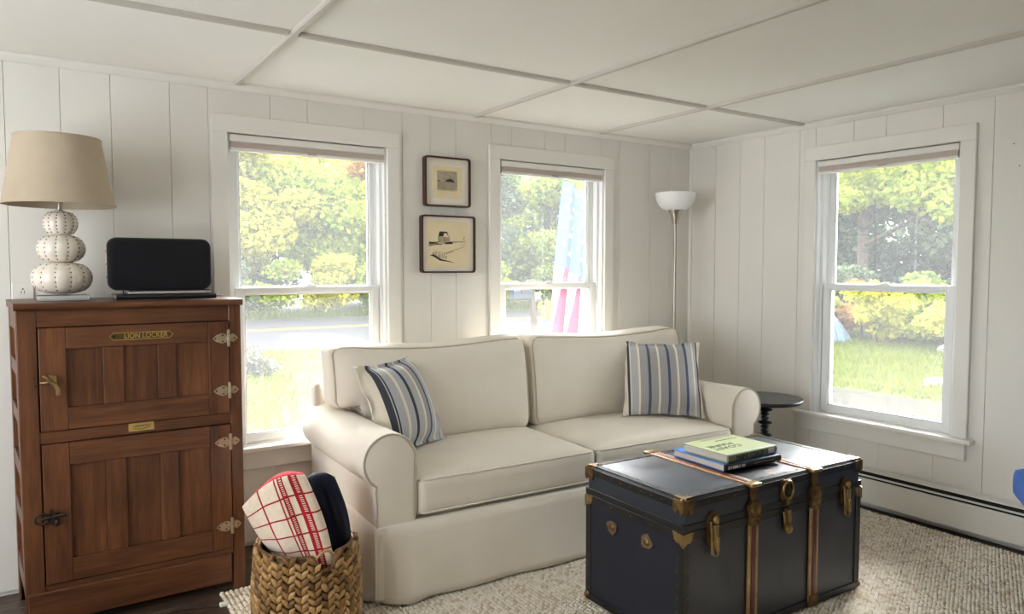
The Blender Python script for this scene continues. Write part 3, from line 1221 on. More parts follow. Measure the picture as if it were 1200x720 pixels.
def book(name, loc, rz, w, d, h, covers, spine, label, group=None, pages='book_pages', spine_h=0.0):
    """local: spine on the front (-y) side, x along the spine, origin at base centre"""
    b = empty(name, loc, rz, label=label, cat='book', group=group)
    t = 0.0028
    G().rbox(-w / 2 + .004, w / 2 - .004, -d / 2 + .002, d / 2 - .005, t, h - t, .001, 1).build('pages', pages, b)
    G().rbox(-w / 2, w / 2, -d / 2, d / 2, 0, t, .0008, 1).build('back_cover', covers, b)
    fc = G().rbox(-w / 2, w / 2, -d / 2, d / 2, h - t, h, .0008, 1).build('front_cover', covers, b)
    k = [(-d / 2, 0.0), (-d / 2 - .004, h * .15), (-d / 2 - .006, h / 2), (-d / 2 - .004, h * .85), (-d / 2, h), (-d / 2 + .003, h), (-d / 2 + .003, 0)]
    sp = G().prism(k, 'x', -w / 2, w / 2).build('spine', spine, b, smooth=60)
    return b, fc, sp


zt = 0.016 + TH + 0.0085
b2, fc2, sp2 = book('coffee_table_book', (-1.470, -1.545, zt), R(-3), 0.300, 0.265, 0.026, 'book_blue', 'book_black', 'wide blue-covered book with black spine lying directly on the steamer trunk')
b1, fc1, sp1 = book('coffee_table_book', (-1.466, -1.556, zt + .0265), R(0), 0.277, 0.217, 0.031, 'book_green', 'book_green_spine', 'pale green book with lettered cover stacked on top of the blue book')
text_obj('MAINE COAST', 0.024, 'letter_dark', sp1, Matrix.Translation((-.02, -.217 / 2 - .0062, .0155)) @ Matrix.Rotation(R(90), 4, 'X'))
G().box(.088, .122, -.217 / 2 - .0068, -.217 / 2, .008, .024).build('publisher_label', 'letter_light', sp1)
for q, (tx, yy) in enumerate((('COAST', -.030), ('MAINE', .006))):
    text_obj(tx, 0.046, 'letter_dark', fc1, Matrix.Translation((-.045, yy, .0312)) @ Matrix.Rotation(R(180), 4, 'Z') @ Matrix.Diagonal((1, .8, 1, 1)))
G().box(-.01, .115, .055, .061, .0309, .0313).build('cover_rule', 'letter_dark', fc1)
G().box(-.06, .125, .085, .1, .0309, .0313).build('cover_band', 'book_green_spine', fc1)
for q, (xa, xb) in enumerate(((-.135, -.128), (-.122, -.118), (-.112, -.085), (-.08, -.075), (-.066, -.048))):
    G().box(xa, xb, -.265 / 2 - .0066, -.265 / 2, .008, .018).build('spine_print', 'letter_light', sp2)
G().box(.0, .105, -.265 / 2 - .0064, -.265 / 2, .0115, .0142).build('spine_print', 'steel_plate', sp2)

# ================================================================== OAK ICEBOX
CX0, CYF = -3.370, -0.447
cab = empty('icebox_cabinet', (CX0, CYF, 0), label='antique oak icebox cabinet with two panelled doors and brass hinges', cat='cabinet')
hw = 0.3625
DP = 0.415
FL_ = 0.028                                   # the old case is a little wider at the back left


def lx(x):
    return x - CX0


G().prism([(-hw - .006, -.014), (hw + .006, -.014), (hw + .006, DP), (-hw - .006 - FL_, DP)], 'z', 1.130, 1.155).build('top_slab', 'oak_h', cab)
gt = G()
gt.tube([(-hw - .004, -.014, 1.1425), (hw + .004, -.014, 1.1425)], .0122, 10)
gt.build('top_nosing', 'oak_h', cab, smooth=60)
# carcass sides as frame-and-panel
g = G()
g.prism([(hw - .02, .02), (hw, .02), (hw, DP), (hw - .02, DP)], 'z', .13, 1.13)
g.build('side_panel', 'oak_v', cab)


def side_box(y0, y1, z0, z1, t0, t1, name, mat):
    f = lambda y: -hw - FL_ * (y / DP)
    G().prism([(f(y0) + t0, y0), (f(y1) + t0, y1), (f(y1) + t1, y1), (f(y0) + t1, y0)], 'z', z0, z1).build(name, mat, cab)


side_box(.02, .07, .13, 1.13, 0, .02, 'side_stile', 'oak_v')
side_box(DP - .06, DP, .0, 1.13, 0, .02, 'side_stile', 'oak_v')
for z0, z1 in ((.13, .20), (.36, .42), (.54, .60), (.73, .78), (.90, .95), (1.06, 1.13)):
    side_box(.07, DP - .06, z0, z1, 0.001, .018, 'side_rail', 'oak_h')
side_box(.07, DP - .06, .13, 1.13, .012, .020, 'side_panel', 'oak_v')
G().box(-hw - .01, hw, DP - .012, DP - .002, .1, 1.13).build('back_panel', 'oak_v', cab)
G().box(-hw + .02, hw - .02, .03, DP - .02, .13, .145).build('bottom_panel', 'oak_h', cab)
# front face frame
G().rbox(-hw, lx(-3.676), 0, .024, .0, 1.130, .002, 1).build('corner_post', 'oak_v', cab)
G().rbox(lx(-3.052), hw, 0, .024, .0, 1.130, .002, 1).build('corner_post', 'oak_v', cab)
G().rbox(lx(-3.676), lx(-3.052), 0.002, .024, 1.071, 1.130, .0015, 1).build('top_rail', 'oak_h', cab)
G().rbox(lx(-3.676), lx(-3.052), 0.003, .024, .668, .709, .0015, 1).build('middle_rail', 'oak_h', cab)
G().rbox(lx(-3.676), lx(-3.052), 0.003, .024, .150, .172, .0015, 1).build('bottom_rail', 'oak_h', cab)
G().rbox(-hw + .006, lx(-3.060), -.006, .018, .040, .150, .003, 1).build('kick_board', 'oak_h', cab)
G().rbox(hw - .052, hw - .002, DP - .06, DP - .01, 0, .14, .002, 1).build('rear_leg', 'oak_v', cab)
G().rbox(-hw - .02, -hw + .03, DP - .06, DP - .01, 0, .14, .002, 1).build('rear_leg', 'oak_v', cab)


def door(z0, z1, pz0, pz1, hinges, latch):
    d = G().box(lx(-3.672), lx(-3.054), .012, .022, z0 + .002, z1 - .002).build('door', 'oak_v', cab)
    yf, yb_ = -.008, .013
    G().rbox(lx(-3.672), lx(-3.592), yf, yb_, z0, z1, .0022, 2).build('stile', 'oak_v', d)
    G().rbox(lx(-3.128), lx(-3.055), yf, yb_, z0, z1, .0022, 2).build('stile', 'oak_v', d)
    G().rbox(lx(-3.592) + .001, lx(-3.128) - .001, yf + .0006, yb_, pz1, z1, .0022, 2).build('rail', 'oak_h', d)
    G().rbox(lx(-3.592) + .001, lx(-3.128) - .001, yf + .0006, yb_, z0, pz0, .0022, 2).build('rail', 'oak_h', d)
    for a, b in ((-3.481, -3.417), (-3.305, -3.243)):
        G().rbox(lx(a), lx(b), yf + .001, yb_, pz0 + .001, pz1 - .001, .0022, 2).build('muntin', 'oak_v', d)
    for a, b in ((-3.592, -3.481), (-3.417, -3.305), (-3.243, -3.128)):
        G().box(lx(a) + .001, lx(b) - .001, .004, .013, pz0 + .001, pz1 - .001).build('panel', 'oak_v', d)
    for hz_ in hinges:
        hx = lx(-3.056)
        g = G()
        y0, y1 = yf - .0035, yf
        # leaf shaped plate on the door, three-lobed plate on the post
        g.prism([(hx - .058, hz_), (hx - .044, hz_ + .013), (hx - .024, hz_ + .020), (hx - .010, hz_ + .017), (hx - .006, hz_ + .007), (hx - .006, hz_ - .007), (hx - .010, hz_ - .017), (hx - .024, hz_ - .020), (hx - .044, hz_ - .013)], 'y', y0, y1)
        g.prism([(hx + .006, hz_ + .010), (hx + .018, hz_ + .017), (hx + .028, hz_ + .010), (hx + .036, hz_), (hx + .028, hz_ - .010), (hx + .018, hz_ - .017), (hx + .006, hz_ - .010)], 'y', -.005, .001)
        g.tube([(hx, y0 - .001, hz_ - .024), (hx, y0 - .001, hz_ + .024)], .0062, 8)
        g.ball((hx, y0 - .001, hz_ + .027), .0065, 8, 5)
        g.ball((hx, y0 - .001, hz_ - .027), .0065, 8, 5)
        g.mi = [0] * len(g.f)
        for (sx_, sz_) in ((-.048, 0), (-.022, .012), (-.022, -.012)):
            g.ball((hx + sx_, y0 - .0003, hz_ + sz_), (.0034, .0012, .0034), 7, 4, mat=1)
        g.ball((hx + .024, -.0055, hz_), (.0034, .0012, .0034), 7, 4, mat=1)
        g.build('hinge', ['steel_plate', 'iron_dark'], d, smooth=35)
    g = G()
    x, z = latch
    if z > .7:
        g.tube([(lx(x) - .022, yf - .018, z + .022), (lx(x) - .010, yf - .022, z + .014), (lx(x) - .004, yf - .022, z), (lx(x) + .010, yf - .022, z - .008), (lx(x) + .020, yf - .024, z - .030), (lx(x) + .020, yf - .020, z - .046)], [.0045, .005, .006, .007, .007, .0075], 8)
        g.tube([(lx(x) - .030, yf - .012, z - .004), (lx(x) - .004, yf - .020, z - .002)], .0055, 8)
        g.prism([(lx(x) - .006, z + .022), (lx(x) + .016, z + .018), (lx(x) + .018, z - .006), (lx(x), z - .012)], 'y', yf - .012, yf)
        mt = 'brass_light'
    else:
        g.tube([(lx(x) - .030 + .020 * math.cos(a), yf - .010, z + .018 * math.sin(a)) for a in np.linspace(0, 2 * PI, 15)[:-1]], .0045, 6, True)
        g.tube([(lx(x) - .030, yf - .014, z), (lx(x) + .002, yf - .018, z + .006), (lx(x) + .046, yf - .022, z + .010)], [.006, .005, .004], 8)
        g.tube([(lx(x) - .004, yf - .016, z + .030), (lx(x) + .006, yf - .016, z + .020), (lx(x) + .010, yf - .014, z)], .005, 6)
        g.ball((lx(x) + .014, yf - .010, z - .018), (.007, .007, .012), 8, 6)
        g.prism([(lx(x) - .008, z + .016), (lx(x) + .022, z + .014), (lx(x) + .022, z - .028), (lx(x) - .004, z - .024)], 'y', yf - .008, yf)
        mt = 'iron_dark'
    g.build('latch', mt, d, smooth=50)
    g = G()
    g.ball((lx(x) - .046, -.002, z + .010), (.003, .002, .003), 6, 4)
    g.ball((lx(x) - .044, -.002, z - .016), (.003, .002, .003), 6, 4)
    g.build('screw_hole', 'dark_gap', d)
    return d


d1 = door(.712, 1.068, .789, .994, (1.003, .800), (-3.640, .886))
d2 = door(.176, .665, .255, .587, (.598, .266), (-3.650, .412))

# brass maker's plate with raised lettering on the upper door, small printed plate on the middle rail
xa, xb, zc, hh = lx(-3.459), lx(-3.252), 1.029, .0125
g = G()
g.prism([(xa, zc), (xa + .012, zc + hh), (xb - .012, zc + hh), (xb, zc), (xb - .012, zc - hh), (xa + .012, zc - hh)], 'y', -.0100, -.007)
npl = g.build('maker_plate', 'brass_plate', cab)
text_obj('LION LOCKER', 0.026, 'brass_letter', npl, Matrix.Translation(((xa + xb) / 2 + .014, -.0104, zc)) @ Matrix.Rotation(R(90), 4, 'X') @ Matrix.Diagonal((.86, 1, 1, 1)))
G().tube([(xa, -.0102, zc), (xa + .012, -.0102, zc + hh), (xb - .012, -.0102, zc + hh), (xb, -.0102, zc), (xb - .012, -.0102, zc - hh), (xa + .012, -.0102, zc - hh)], .0012, 5, True).build('plate_border', 'brass_letter', npl)
g = G()
for xx in (xa + .012, xb - .010):
    g.ball((xx, -.0105, zc), (.005, .002, .005), 8, 5)
g.build('plate_screw', 'iron_dark', npl)
g = G().box(lx(-3.406), lx(-3.322), .001, .003, .678, .708)
pl2 = g.build('small_plate', 'brass_letter', cab)
g = G()
rr = random.Random(3)
for i in range(7):
    x0 = lx(-3.392) + i * .0085
    g.tube([(x0, .0008, .694 + rr.uniform(-.003, .003)), (x0 + .004, .0008, .700 + rr.uniform(-.002, .002)), (x0 + .008, .0008, .693 + rr.uniform(-.003, .003))], .0011, 4)
g.tube([(lx(-3.392), .0008, .687), (lx(-3.365), .0008, .684), (lx(-3.335), .0008, .690)], .0012, 4)
g.build('script_lettering', 'iron_dark', pl2)

# ------------------------------------------------------------------ table lamp
lampX, lampY = -3.588, -0.215
ZT = 1.155
tl = empty('table_lamp', (lampX, lampY, ZT), label='stacked white ceramic urchin table lamp with beige linen shade on the oak icebox', cat='lamp')
G().rbox(-.082, .082, -.082, .082, 0, .022, .004, 2).build('acrylic_foot', 'acrylic', tl)


def gourd(zc, r, h, name):
    prof = []
    for i in range(17):
        t = -PI / 2 + PI * i / 16
        prof.append((max(0.012, r * (abs(math.cos(t)) ** .62)), zc + h / 2 * math.sin(t)))
    g = G().lathe(prof, 96, mod=lambda a, rr, z: 1 + 0.035 * abs(math.cos(6 * a)) ** .7 - .02)
    o = g.build(name, 'ceramic_white', tl, smooth=70)
    gd = G()
    for q in range(12):
        a = PI / 12 + q * PI / 6
        for t in np.linspace(-.85, .95, 7):
            rr = r * math.cos(t) ** .62 * (1 + 0.0 - .018)
            gd.ball((rr * math.cos(a), rr * math.sin(a), zc + h / 2 * math.sin(t)), .0027, 5, 4)
    gd.build('pierced_dots', 'walnut', o, kind='stuff')


gourd(.022 + .060, .098, .118, 'urchin_sphere')
gourd(.022 + .168, .078, .104, 'urchin_sphere')
gourd(.022 + .262, .056, .090, 'urchin_sphere')
g = G()
g.lathe([(.016, .325), (.016, .330), (.009, .335), (.009, .40), (.013, .402), (.013, .44), (.004, .445), (.004, .58)], 20)
g.build('neck', 'nickel', tl, smooth=40)
ZS0, ZS1, RS0, RS1 = .349, .598, .182, .139
g = G().lathe([(RS0, ZS0), (RS1, ZS1), (RS1 - .002, ZS1), (RS0 - .002, ZS0), (RS0, ZS0)], 64)
g.f = [f for f in g.f if len(f) == 4]
g.mi = [0] * len(g.f)
sh = g.build('lamp_shade', 'shade_linen', tl, smooth=60)
for rr_, zz in ((RS0, ZS0 + .003), (RS1, ZS1 - .003)):
    G().tube([(rr_ * math.cos(a), rr_ * math.sin(a), zz) for a in np.linspace(0, 2 * PI, 65)[:-1]], .0032, 6, True).build('shade_binding', 'shade_linen', sh, smooth=60)
g = G()
for k in range(3):
    a = k * 2 * PI / 3 + .3
    g.tube([(0, 0, .57), (RS1 * .5 * math.cos(a), RS1 * .5 * math.sin(a), .57), (RS1 * .99 * math.cos(a), RS1 * .99 * math.sin(a), ZS1 - .006)], .002, 5)
g.build('spider', 'nickel', sh)

# ------------------------------------------------------------------ speaker on two books
bk1, _, _ = book('hardback_book', (-3.247, -0.225, ZT), R(0), 0.352, 0.20, 0.0175, 'book_black', 'book_black', 'black hardback lying flat on the icebox under another book and the speaker')
bk2, _, _ = book('hardback_book', (-3.236, -0.222, ZT + .018), R(180), 0.292, 0.19, 0.0155, 'book_black', 'book_black', 'thin book with cream page edges lying between the black hardback and the speaker')
sp = empty('speaker', (-3.262, -0.225, ZT + .034), label='rounded black tabletop loudspeaker with cloth grille standing on two books', cat='speaker')


def rounded_rect(w, h, r, n_=7):
    pts = []
    for cx_, cz_, a0 in ((w / 2 - r, h / 2 - r, 0), (-w / 2 + r, h / 2 - r, 90), (-w / 2 + r, -h / 2 + r, 180), (w / 2 - r, -h / 2 + r, 270)):
        for q in range(n_):
            a = R(a0 + 90 * q / (n_ - 1))
            pts.append((cx_ + r * math.cos(a), cz_ + r * math.sin(a)))
    return pts


def loft(sections):
    g = G()
    k = len(sections[0])
    vs = [p for s_ in sections for p in s_]
    fs = [(i * k + j, i * k + (j + 1) % k, (i + 1) * k + (j + 1) % k, (i + 1) * k + j) for i in range(len(sections) - 1) for j in range(k)]
    fs += [tuple(range(k)), tuple(range((len(sections) - 1) * k, len(sections) * k))[::-1]]
    return g.addm(vs, fs)


SW, SH = .366, .200


def sect(y, ins, r):
    return [(x, y, z + SH / 2) for x, z in rounded_rect(SW - 2 * ins, SH - 2 * ins, r)]


gr = loft([sect(-.072, .022, .026), sect(-.071, .010, .030), sect(-.066, .003, .033), sect(-.058, .0, .034), sect(-.030, 0, .034)]).build('grille', 'speaker_cloth', sp, smooth=50)
cs = loft([sect(-.030, .0015, .033), sect(.030, .004, .033), sect(.058, .010, .032), sect(.066, .026, .02)]).build('case', 'book_black', sp, smooth=50)
G().tube([(x, -.030, z + SH / 2) for x, z in rounded_rect(SW, SH, .034)], .0012, 5, True).build('trim_line', 'steel_plate', cs)
g = G()
for zz in (.05, .10, .15):
    g.ball((-SW / 2 - .0005, -.015, zz), (.002, .005, .005), 6, 4)
g.build('button', 'iron_dark', cs)

# ------------------------------------------------------------------ outlet behind the lamp
ol = empty('wall_outlet', (-3.712, 0, 1.16), label='white double socket outlet plate on the wall behind the table lamp', cat='outlet')
pt_ = G().rbox(-.036, .036, -.006, 0, -.058, .058, .003, 2).build('cover_plate', 'trim_paint', ol)
g = G()
for zz in (-.02, .02):
    g.box(-.006, -.004, -.0066, -.005, zz - .005, zz + .006)
    g.box(.004, .006, -.0066, -.005, zz - .005, zz + .006)
    g.ball((0, -.006, zz + .012), (.003, .001, .003), 6, 4)
g.build('socket_slots', 'dark_gap', pt_)

# ------------------------------------------------------------------ power cord under the icebox
pc = empty('power_cord', (-3.118, -0.569, 0), label='thin cord with a white plug lying on the floor below the icebox', cat='cord')
G().tube([(-.010, 0, .006), (-.05, .02, .004), (-.14, .05, .004), (-.26, .03, .004), (-.36, .10, .004), (-.42, .22, .004), (-.40, .42, .004)], .0028, 6).build('cable', 'iron_dark', pc, smooth=60)
G().rbox(-.014, .014, -.010, .010, .001, .016, .004, 2).build('plug', 'trim_paint', pc)

# ================================================================== FRAMED PRINTS
def frame(cx_, cz_, w, h, label, art):
    f = empty('picture_frame', (cx_, 0, cz_), label=label, cat='picture', group='framed prints between the windows')
    t = 0.0085
    outer = rounded_rect(w, h, .016, 5)
    inner = rounded_rect(w - 2 * t, h - 2 * t, .010, 5)
    g = G()
    k = len(outer)
    vs = [(x, -.034, z) for x, z in outer] + [(x, -.034, z) for x, z in inner] + [(x, -.002, z) for x, z in outer] + [(x, -.002, z) for x, z in inner]
    fs = []
    for j in range(k):
        j2 = (j + 1) % k
        fs += [(j, j2, k + j2, k + j), (j, 2 * k + j, 2 * k + j2, j2), (k + j, k + j2, 3 * k + j2, 3 * k + j), (2 * k + j, 3 * k + j, 3 * k + j2, 2 * k + j2)]
    g.addm(vs, fs)
    g.build('moulding', 'walnut', f, smooth=40)
    G().box(-w / 2 + t, w / 2 - t, -.020, -.004, -h / 2 + t, h / 2 - t).build('mount_board', 'mat_board', f)
    sx0, sx1, sz0, sz1 = art['sheet']
    sheet = G().box(sx0, sx1, -.0207, -.0195, sz0, sz1).build('print_sheet', art['paper'], f)
    if art.get('plate'):
        a = art['plate']
        G().box(a[0], a[1], -.0210, -.0200, a[2], a[3]).build('etched_plate', 'paper_grey', sheet)
    g = G()
    y0, y1 = -.0216, -.0206
    for poly in art['polys']:
        g.prism(poly, 'y', y0, y1)
    for ln in art['lines']:
        pts, r_ = ln
        g.tube([(x, -.0211, z) for x, z in pts], r_, 4)
    g.build('ink_drawing', 'black_ink', sheet)
    if art.get('tone'):
        g = G()
        for poly in art['tone']:
            g.prism(poly, 'y', -.0213, -.0206)
        g.build('grey_wash', 'iron_dark', sheet)


rr = random.Random(11)
# small seascape: dark island on a ruled sea under a hatched sky (frame-local metres)
lines = []
for i in range(9):
    z = -.046 + i * .005
    lines.append(([(-.056 + rr.uniform(0, .01), z + .03 * 0), (0, z + rr.uniform(-.001, .001)), (.056 - rr.uniform(0, .01), z)], .0004))
for i in range(6):
    z = .012 + i * .007
    x0 = rr.uniform(-.055, -.02)
    lines.append(([(x0, z), (x0 + .03, z + .004), (x0 + .07, z + rr.uniform(-.002, .002))], .0004))
frame(-1.854, 1.722, .270, .258, 'small dark-framed print of an island above the larger barn print', dict(
    sheet=(-.085, .085, -.085, .080), paper='paper_cream', plate=(-.060, .060, -.042, .058),
    polys=[[(-.012, .004), (-.004, .014), (.006, .013), (.014, .020), (.026, .016), (.036, .010), (.046, .003), (.02, .002)], [(-.058, .004), (-.045, .008), (-.038, .003)]],
    lines=[(([(-.058, .0), (0, .001), (.058, .0)]), .0006)] + [l for l in lines]))
tone = [[(-.058, .040), (-.030, .040), (-.022, .064), (-.048, .064)]]
lines = [([(-.115, .008), (-.06, .012), (-.02, .008), (.03, .014), (.105, .012)], .0012), ([(-.115, -.002), (-.07, .002), (.0, .002), (.105, .020)], .0010), ([(-.115, -.010), (-.09, -.004), (-.04, .0)], .0022)]
lines += [([(-.01, -.045), (.02, -.034), (.06, -.024), (.095, -.012)], .0010), ([(-.02, -.052), (.01, -.042), (.03, -.04)], .0014), ([(.07, -.002), (.105, .0)], .0009)]
for i in range(14):
    x0 = -.095 + i * .0065
    lines.append(([(x0, -.062 - i * .0012), (x0 + rr.uniform(-.006, .008), -.044 + rr.uniform(-.006, .012) - i * .0008)], .0009))
lines += [([(.092, .028), (.099, .044)], .0012), ([(.094, .030), (.098, .030)], .0014)]
frame(-1.850, 1.398, .320, .300, 'larger brown-framed print of a barn on a shore, hung below the island print', dict(
    sheet=(-.122, .120, -.124, .120), paper='paper_cream', plate=None,
    polys=[[(-.058, .042), (-.052, .066), (-.008, .066), (.004, .040), (-.012, .058), (-.046, .058)], [(-.020, .0), (.026, .002), (.026, .012), (-.016, .010)], [(-.11, -.058), (-.085, -.054), (-.04, -.078), (.012, -.090), (.045, -.098), (.0, -.092), (-.05, -.086), (-.085, -.066)], [(-.112, .0), (-.06, .004), (-.06, .008), (-.112, .012)]],
    lines=lines + [([(-.058, .042), (-.058, .012)], .0012), ([(.006, .040), (.008, .012)], .0012), ([(-.022, .040), (-.022, .010)], .0009)] + [([(-.054 + q * .005, .038), (-.054 + q * .005, .012)], .0007) for q in range(12)], tone=tone))

# ================================================================== FLOOR LAMP (torchiere)
fl = empty('floor_lamp', (-0.300, -0.150, 0), label='slim nickel torchiere floor lamp with white glass bowl in the corner', cat='lamp')
G().lathe([(0, 0), (.118, 0), (.120, .006), (.112, .016), (.03, .026), (.014, .034), (.0, .034)], 32).build('base', 'nickel', fl, smooth=40)
G().tube([(0, 0, .03), (0, 0, .8), (0, 0, 1.56)], .0095, 12).build('pole', 'nickel', fl, smooth=60)
cup = G().lathe([(0, 1.548), (.016, 1.548), (.018, 1.552), (.030, 1.600), (.047, 1.632), (.047, 1.638), (0, 1.638)], 28).build('socket_cup', 'nickel', fl, smooth=40)
G().tube([(-.018, -.012, 1.612), (-.05, -.034, 1.612), (-.056, -.038, 1.612)], [.003, .003, .005], 8).build('switch', 'nickel', cup, smooth=50)
prof = [(.040, 1.636)]
for i in range(1, 11):
    t = i / 10 * PI / 2 * .98
    prof.append((.044 + .082 * math.sin(t) ** .9, 1.637 + .108 * (1 - math.cos(t))))
prof += [(r_ - .004, z) for r_, z in prof[::-1]]
g = G().lathe(prof, 40)
g.f = [f for f in g.f if len(f) == 4]
g.mi = [0] * len(g.f)
g.build('glass_bowl', 'frosted_glass', fl, smooth=60)

# ================================================================== SIDE TABLE
simple('black_lacquer', srgb(24, 26, 36), srgb(30, 32, 42), 0.28, 0, 5, spec=0.6)
stb = empty('side_table', (-0.335, -0.868, 0.016), label='round black side table on a bobbin-turned post beside the sofa arm', cat='table')
ZB = 0.545
G().lathe([(0, ZB - .024), (.180, ZB - .024), (.190, ZB - .020), (.197, ZB - .012), (.198, ZB - .005), (.195, ZB), (0, ZB)], 56).build('table_top', 'black_lacquer', stb, smooth=40)
prof = [(.012, .03)]
z = .04
k = 0
while z < ZB - .05:
    big = (.026, .040) if k % 3 == 0 else ((.022, .022) if k % 3 == 1 else (.020, .024))
    h_, r_ = big
    for t in (-.9, -.5, 0, .5, .9):
        prof.append((.012 + (r_ - .012) * math.cos(t * PI / 2), z + h_ / 2 + h_ / 2 * t))
    z += h_ + .001
    k += 1
prof += [(.014, z), (.03, ZB - .03), (.05, ZB - .024)]
G().lathe(prof, 24).build('bobbin_post', 'black_lacquer', stb, smooth=60)
for q in range(3):
    a = q * 2 * PI / 3 + .5
    G().tube([(.02 * math.cos(a), .02 * math.sin(a), .07), (.09 * math.cos(a), .09 * math.sin(a), .06), (.16 * math.cos(a), .16 * math.sin(a), .014)], [.016, .014, .011], 10).build('foot', 'black_lacquer', stb, smooth=60)

# ================================================================== BASKET
def leaf_mat(name, a, b, c):
    n = NT(name)
    oi = n.node('ShaderNodeObjectInfo')
    geo = n.node('ShaderNodeNewGeometry')
    rnd = n.math('FRACT', n.math('ADD', oi.outputs['Random'], geo.outputs['Random Per Island']))
    base_ = n.ramp(rnd, [(0, a), (.5, b), (1, c)])
    v = n.coords((60, 60, 6))
    f = n.ramp(n.noise(v, 2, 3), [(.35, (.7, .68, .62, 1)), (.65, (1.05, 1.03, 1, 1))])
    n.set(n.mix(1, base_, f, 'MULTIPLY'), .55, 0, .35)


leaf_mat('hyacinth', srgb(112, 80, 46), srgb(166, 128, 80), srgb(198, 160, 108))
simple('basket_liner', srgb(110, 80, 52), srgb(80, 56, 36), .8, 0, 30, bump=.4)
BK = (-2.905, -0.905, 0.016)
BH = 0.300
bas = empty('basket', BK, label='brown woven water-hyacinth basket holding folded blankets beside the sofa', cat='basket')
CAMA = math.atan2(cam.location.y - BK[1], cam.location.x - BK[0])
NA = CAMA + R(22)                               # handle notch direction


def brad(z):
    return .172 + .012 * math.sin(PI * min(1, z / BH) ** .8) - .006 * (z / BH)


def rim_h(a):
    d = (a - NA + PI) % (2 * PI) - PI
    d = min(abs(d), abs(abs(d) - PI))
    return BH - .050 * (1 - smooth01(.14, .26, d))


# inner wall with the handle notches
vs, fs = [], []
NS = 120
for i in range(NS):
    a = 2 * PI * i / NS
    top_ = rim_h(a)
    for (f_, off) in ((0, 0), (.25, 0), (.5, 0), (.75, 0), (1, 0), (1, -.010), (.75, -.010), (.5, -.010), (.25, -.010), (0.03, -.010)):
        z = top_ * f_
        r_ = brad(z) + off - .006
        vs.append((r_ * math.cos(a), r_ * math.sin(a), z))
k = 10
for i in range(NS):
    for j in range(k - 1):
        fs.append((i * k + j, ((i + 1) % NS) * k + j, ((i + 1) % NS) * k + j + 1, i * k + j + 1))
fs.append(tuple(i * k for i in range(NS)))
fs.append(tuple(i * k + k - 1 for i in range(NS)))
G().addm(vs, fs).build('inner_wall', 'basket_liner', bas, smooth=50)


def leaf_shape(L, W, T):
    g = G()
    st = [(-1, .05, .3), (-.6, .75, .9), (0, 1, 1), (.55, .7, .9), (1, .06, .4)]
    vs = []
    for u, w, t in st:
        for a in (0, 60, 120, 180, 240, 300):
            vs.append((u * L / 2, math.cos(R(a)) * W / 2 * w, math.sin(R(a)) * T / 2 * t))
    fs = []
    for i in range(len(st) - 1):
        for j in range(6):
            fs.append((i * 6 + j, i * 6 + (j + 1) % 6, (i + 1) * 6 + (j + 1) % 6, (i + 1) * 6 + j))
    fs += [tuple(range(6)), tuple(range(24, 30))[::-1]]
    return g.addm(vs, fs)


leaf0 = leaf_shape(.044, .0215, .018).build('woven_leaf', 'hyacinth', bas, smooth=60)
NCOL = 27
rowp = .0265
rest = G()
used0 = False
rr = random.Random(21)
front_specs, back_specs = [], []
for c in range(NCOL):
    for r_ in range(13):
        for s in (-1, 1):
            a = 2 * PI * (c + .5 + s * .24) / NCOL
            z = .010 + r_ * rowp + (0.5 * rowp if c % 2 else 0) + rr.uniform(-.002, .002)
            if z > rim_h(a) - .004:
                continue
            d = abs((a - CAMA + PI) % (2 * PI) - PI)
            spec = (a, z, s, rr.uniform(-.12, .12), rr.uniform(.9, 1.12))
            (front_specs if d < R(88) else back_specs).append((d, spec))
front_specs.sort(key=lambda q: q[0])
extra = front_specs[300:]
front_specs = front_specs[:300]


def leaf_matrix(a, z, s, tw, sc):
    rad = brad(z) + .001
    tang = Vector((-math.sin(a), math.cos(a), 0))
    nor = Vector((math.cos(a), math.sin(a), 0))
    up_ = Vector((0, 0, 1))
    th = R(52) * -s + tw
    xd = up_ * math.cos(th - 0) * 1 + tang * math.sin(th)
    xd = (up_ * math.sin(abs(R(52))) + tang * s * math.cos(R(52))).normalized()
    xd = (Matrix.Rotation(tw, 3, nor) @ xd)
    # lower end tucks in
    xd = (xd + nor * .16).normalized()
    yd = nor.cross(xd).normalized()
    zd = xd.cross(yd)
    M = Matrix((xd * sc, yd * sc, zd * sc)).transposed().to_4x4()
    M.translation = nor * rad + up_ * z
    return M


for q, (d, sp_) in enumerate(front_specs):
    o = leaf0 if q == 0 else dup(leaf0, bas)
    o.matrix_local = leaf_matrix(*sp_)
for d, sp_ in back_specs + extra:
    t = leaf_shape(.044, .0215, .018).xf(leaf_matrix(*sp_))
    rest.addm(t.v, t.f)
rest.build('woven_leaves', 'hyacinth', bas, smooth=60, kind='stuff')
# rolled rim and rope handle
pts = []
for i in range(NS):
    a = 2 * PI * i / NS
    z = rim_h(a)
    pts.append(((brad(z) - .008) * math.cos(a), (brad(z) - .008) * math.sin(a), z - .002))
G().tube(pts, .0075, 6, True).build('rim', 'hyacinth', bas, smooth=60)
for q in (0, 1):
    pts = []
    for t in np.linspace(-1, 1, 13):
        a = NA + q * PI + t * .27
        z = BH - .022 + .034 * math.cos(t * PI / 2)
        pts.append(((brad(BH) - .004) * math.cos(a), (brad(BH) - .004) * math.sin(a), z))
    G().tube(pts, .0046, 7).build('rope_handle', 'slat_trim', bas, smooth=60)


